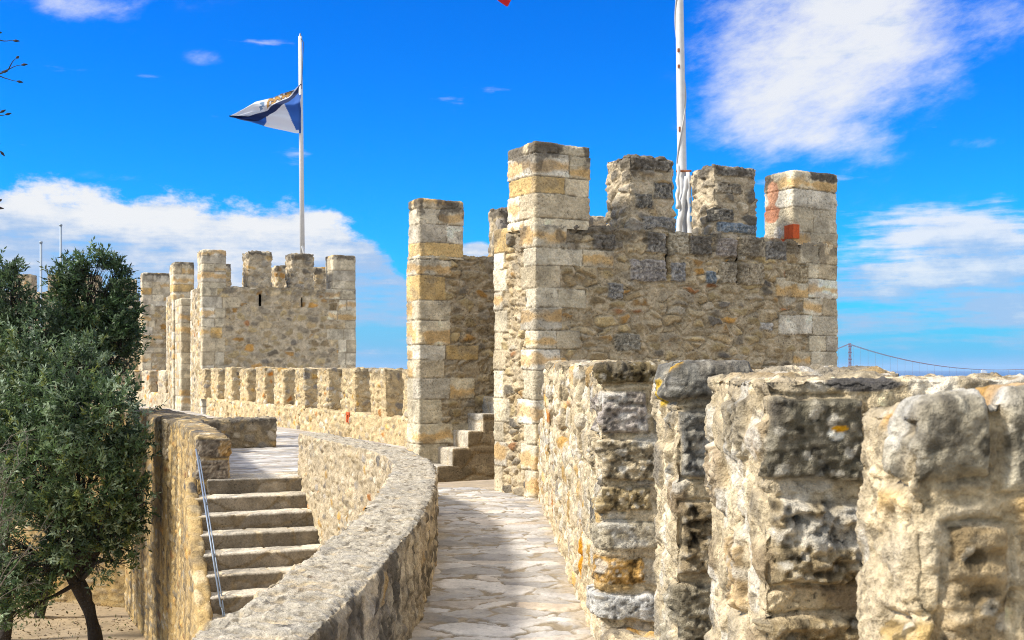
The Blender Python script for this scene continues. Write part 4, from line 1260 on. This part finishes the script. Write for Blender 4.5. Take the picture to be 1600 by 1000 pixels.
# soft high cloud on the right and the scattered wisps
wis = addall([blob(1260, 75, 150, 125, 1.15), blob(1390, 30, 90, 90, .75), blob(1180, 170, 90, 70, .62), blob(1250, 215, 90, 22, .45), blob(1330, 180, 60, 60, .35), blob(1600, 25, 60, 40, .6),
              blob(115, 8, 75, 22, .75), blob(315, 88, 32, 13, .55), blob(1535, 223, 42, 12, .5), blob(1360, 240, 60, 30, .40), blob(180, 276, 60, 10, .42), blob(60, -60, 300, 60, .5),
              blob(1380, -160, 260, 120, .8), blob(1480, 100, 60, 60, .3), blob(700, 318, 60, 16, .25), blob(1450, 330, 120, 40, .35)])
d2 = Mn('MULTIPLY', smooth(Mn('ADD', wis, Mn('ADD', Mn('MULTIPLY', Mn('SUBTRACT', n_big, .5), .7), Mn('MULTIPLY', Mn('MULTIPLY', Mn('SUBTRACT', n_wis, .5), 1.35), Mn('MINIMUM', Mn('MULTIPLY', wis, 2.5), 1.0)))), .24, 1.50), .95)
# streaky layers low over the sea
low = addall([blob(1510, 372, 115, 42, 1.05), blob(1400, 490, 300, 75, .72), blob(1380, 335, 90, 45, .30), blob(1650, 470, 200, 100, .62), blob(620, 500, 70, 90, .5), blob(1340, 425, 80, 25, .35)])
d3 = Mn('MULTIPLY', smooth(Mn('ADD', low, Mn('ADD', Mn('MULTIPLY', Mn('SUBTRACT', n_str, .5), 2.6), Mn('MULTIPLY', Mn('SUBTRACT', n_det, .5), .7))), .38, 1.0), .88)
# unseen cloud added behind the viewer as white fill light
back = smooth(Mn('MULTIPLY', sx.outputs[1], -1.0), -.25, .35)
nb3 = noise_node(nt, tc.outputs['Generated'], 2.6, 7, .58)
fill_back = Mn('MULTIPLY', back, smooth(nb3, .34, .50))
fill_top = Mn('MULTIPLY', smooth(el, 30.0, 52.0), smooth(nb3, .33, .48))      # unseen broken cloud added overhead to brighten shade on the ground
dens = Mn('MAXIMUM', Mn('MAXIMUM', Mn('MAXIMUM', d1, fill_top), d2), Mn('MAXIMUM', d3, fill_back))
above = smooth(el, -.6, .6)
dens = Mn('MULTIPLY', dens, above)
# pale band of air at the horizon
hz = Mn('EXPONENT', Mn('MULTIPLY', Mn('MAXIMUM', el, 0.0), -.26))
mixh = nt.nodes.new('ShaderNodeMixRGB'); nt.links.new(Mn('MULTIPLY', hz, .95), mixh.inputs[0])
mixh.inputs[2].default_value = (1.1, 3.6, 6.8, 1)
gn = nt.nodes.new('ShaderNodeVectorMath'); gn.operation = 'MULTIPLY'; gn.inputs[1].default_value = (.0, .93, 1.60)
nt.links.new(hs.outputs[0], gn.inputs[0]); nt.links.new(gn.outputs[0], mixh.inputs[1])
# cloud shade: bright crests, blue-grey undersides
shade = smooth(Mn('ADD', Mn('MULTIPLY', n_big, .7), Mn('ADD', Mn('MULTIPLY', n_str, .9), Mn('ADD', Mn('MULTIPLY', n_det, .5), Mn('MULTIPLY', Mn('MINIMUM', Mn('SUBTRACT', el, 4.5), 6.0), .055)))), .96, 1.32)
cc2 = nt.nodes.new('ShaderNodeMixRGB'); nt.links.new(shade, cc2.inputs[0])
cc2.inputs[1].default_value = (2.9, 4.2, 6.3, 1); cc2.inputs[2].default_value = (6.5, 6.65, 6.9, 1)
mixc = nt.nodes.new('ShaderNodeMixRGB'); nt.links.new(dens, mixc.inputs[0])
bcl = nt.nodes.new('ShaderNodeVectorMath'); bcl.operation = 'SCALE'; nt.links.new(cc2.outputs[0], bcl.inputs[0])
nt.links.new(Mn('ADD', Mn('MULTIPLY_ADD', smooth(Mn('MULTIPLY', sx.outputs[1], -1.0), .05, .45), .12, 1.0), Mn('MULTIPLY', smooth(el, 30.0, 52.0), .40)), bcl.inputs['Scale'])   # extra gain on the added fill clouds behind the viewer and overhead
nt.links.new(mixh.outputs[0], mixc.inputs[1]); nt.links.new(bcl.outputs[0], mixc.inputs[2])
nt.links.new(mixc.outputs[0], bg.inputs['Color']); bg.inputs['Strength'].default_value = .110

# the air between here and the far shore
hb = MB(); hb.box((0, 0, 15), 54000, 54000, 118)
hz_o = kind(link('haze', np.array([tuple(p) for p in hb.v]), hb.f), 'stuff')
hm = bpy.data.materials.new('sea_air'); hm.use_nodes = True; hm.node_tree.nodes.clear()
ho = hm.node_tree.nodes.new('ShaderNodeOutputMaterial'); hv2 = hm.node_tree.nodes.new('ShaderNodeVolumePrincipled')
hv2.inputs['Color'].default_value = (.50, .74, 1, 1); hv2.inputs['Density'].default_value = 4.5e-5
hm.node_tree.links.new(hv2.outputs[0], ho.inputs['Volume']); hz_o.data.materials.append(hm)

cam = bpy.data.cameras.new('camera'); co = bpy.data.objects.new('camera', cam); COL.objects.link(co)
co.location = (0, 0, EYE); co.rotation_euler = (math.radians(90), 0, 0)
cam.sensor_width = 36; cam.lens = F / 1600 * 36; cam.shift_y = (HZ - 500) / 1600
cam.clip_start = .05; cam.clip_end = 80000
cam.dof.use_dof = True; cam.dof.focus_distance = 9.0; cam.dof.aperture_fstop = 11.0
scene.camera = co
scene.view_settings.view_transform = 'Standard'; scene.view_settings.look = 'None'; scene.view_settings.exposure = 0.30; scene.view_settings.gamma = 1.0
scene.view_settings.use_curve_mapping = False
scene.cycles.max_bounces = 6
scene.cycles.filter_width = 1.0
scene.cycles.denoising_prefilter = 'NONE'
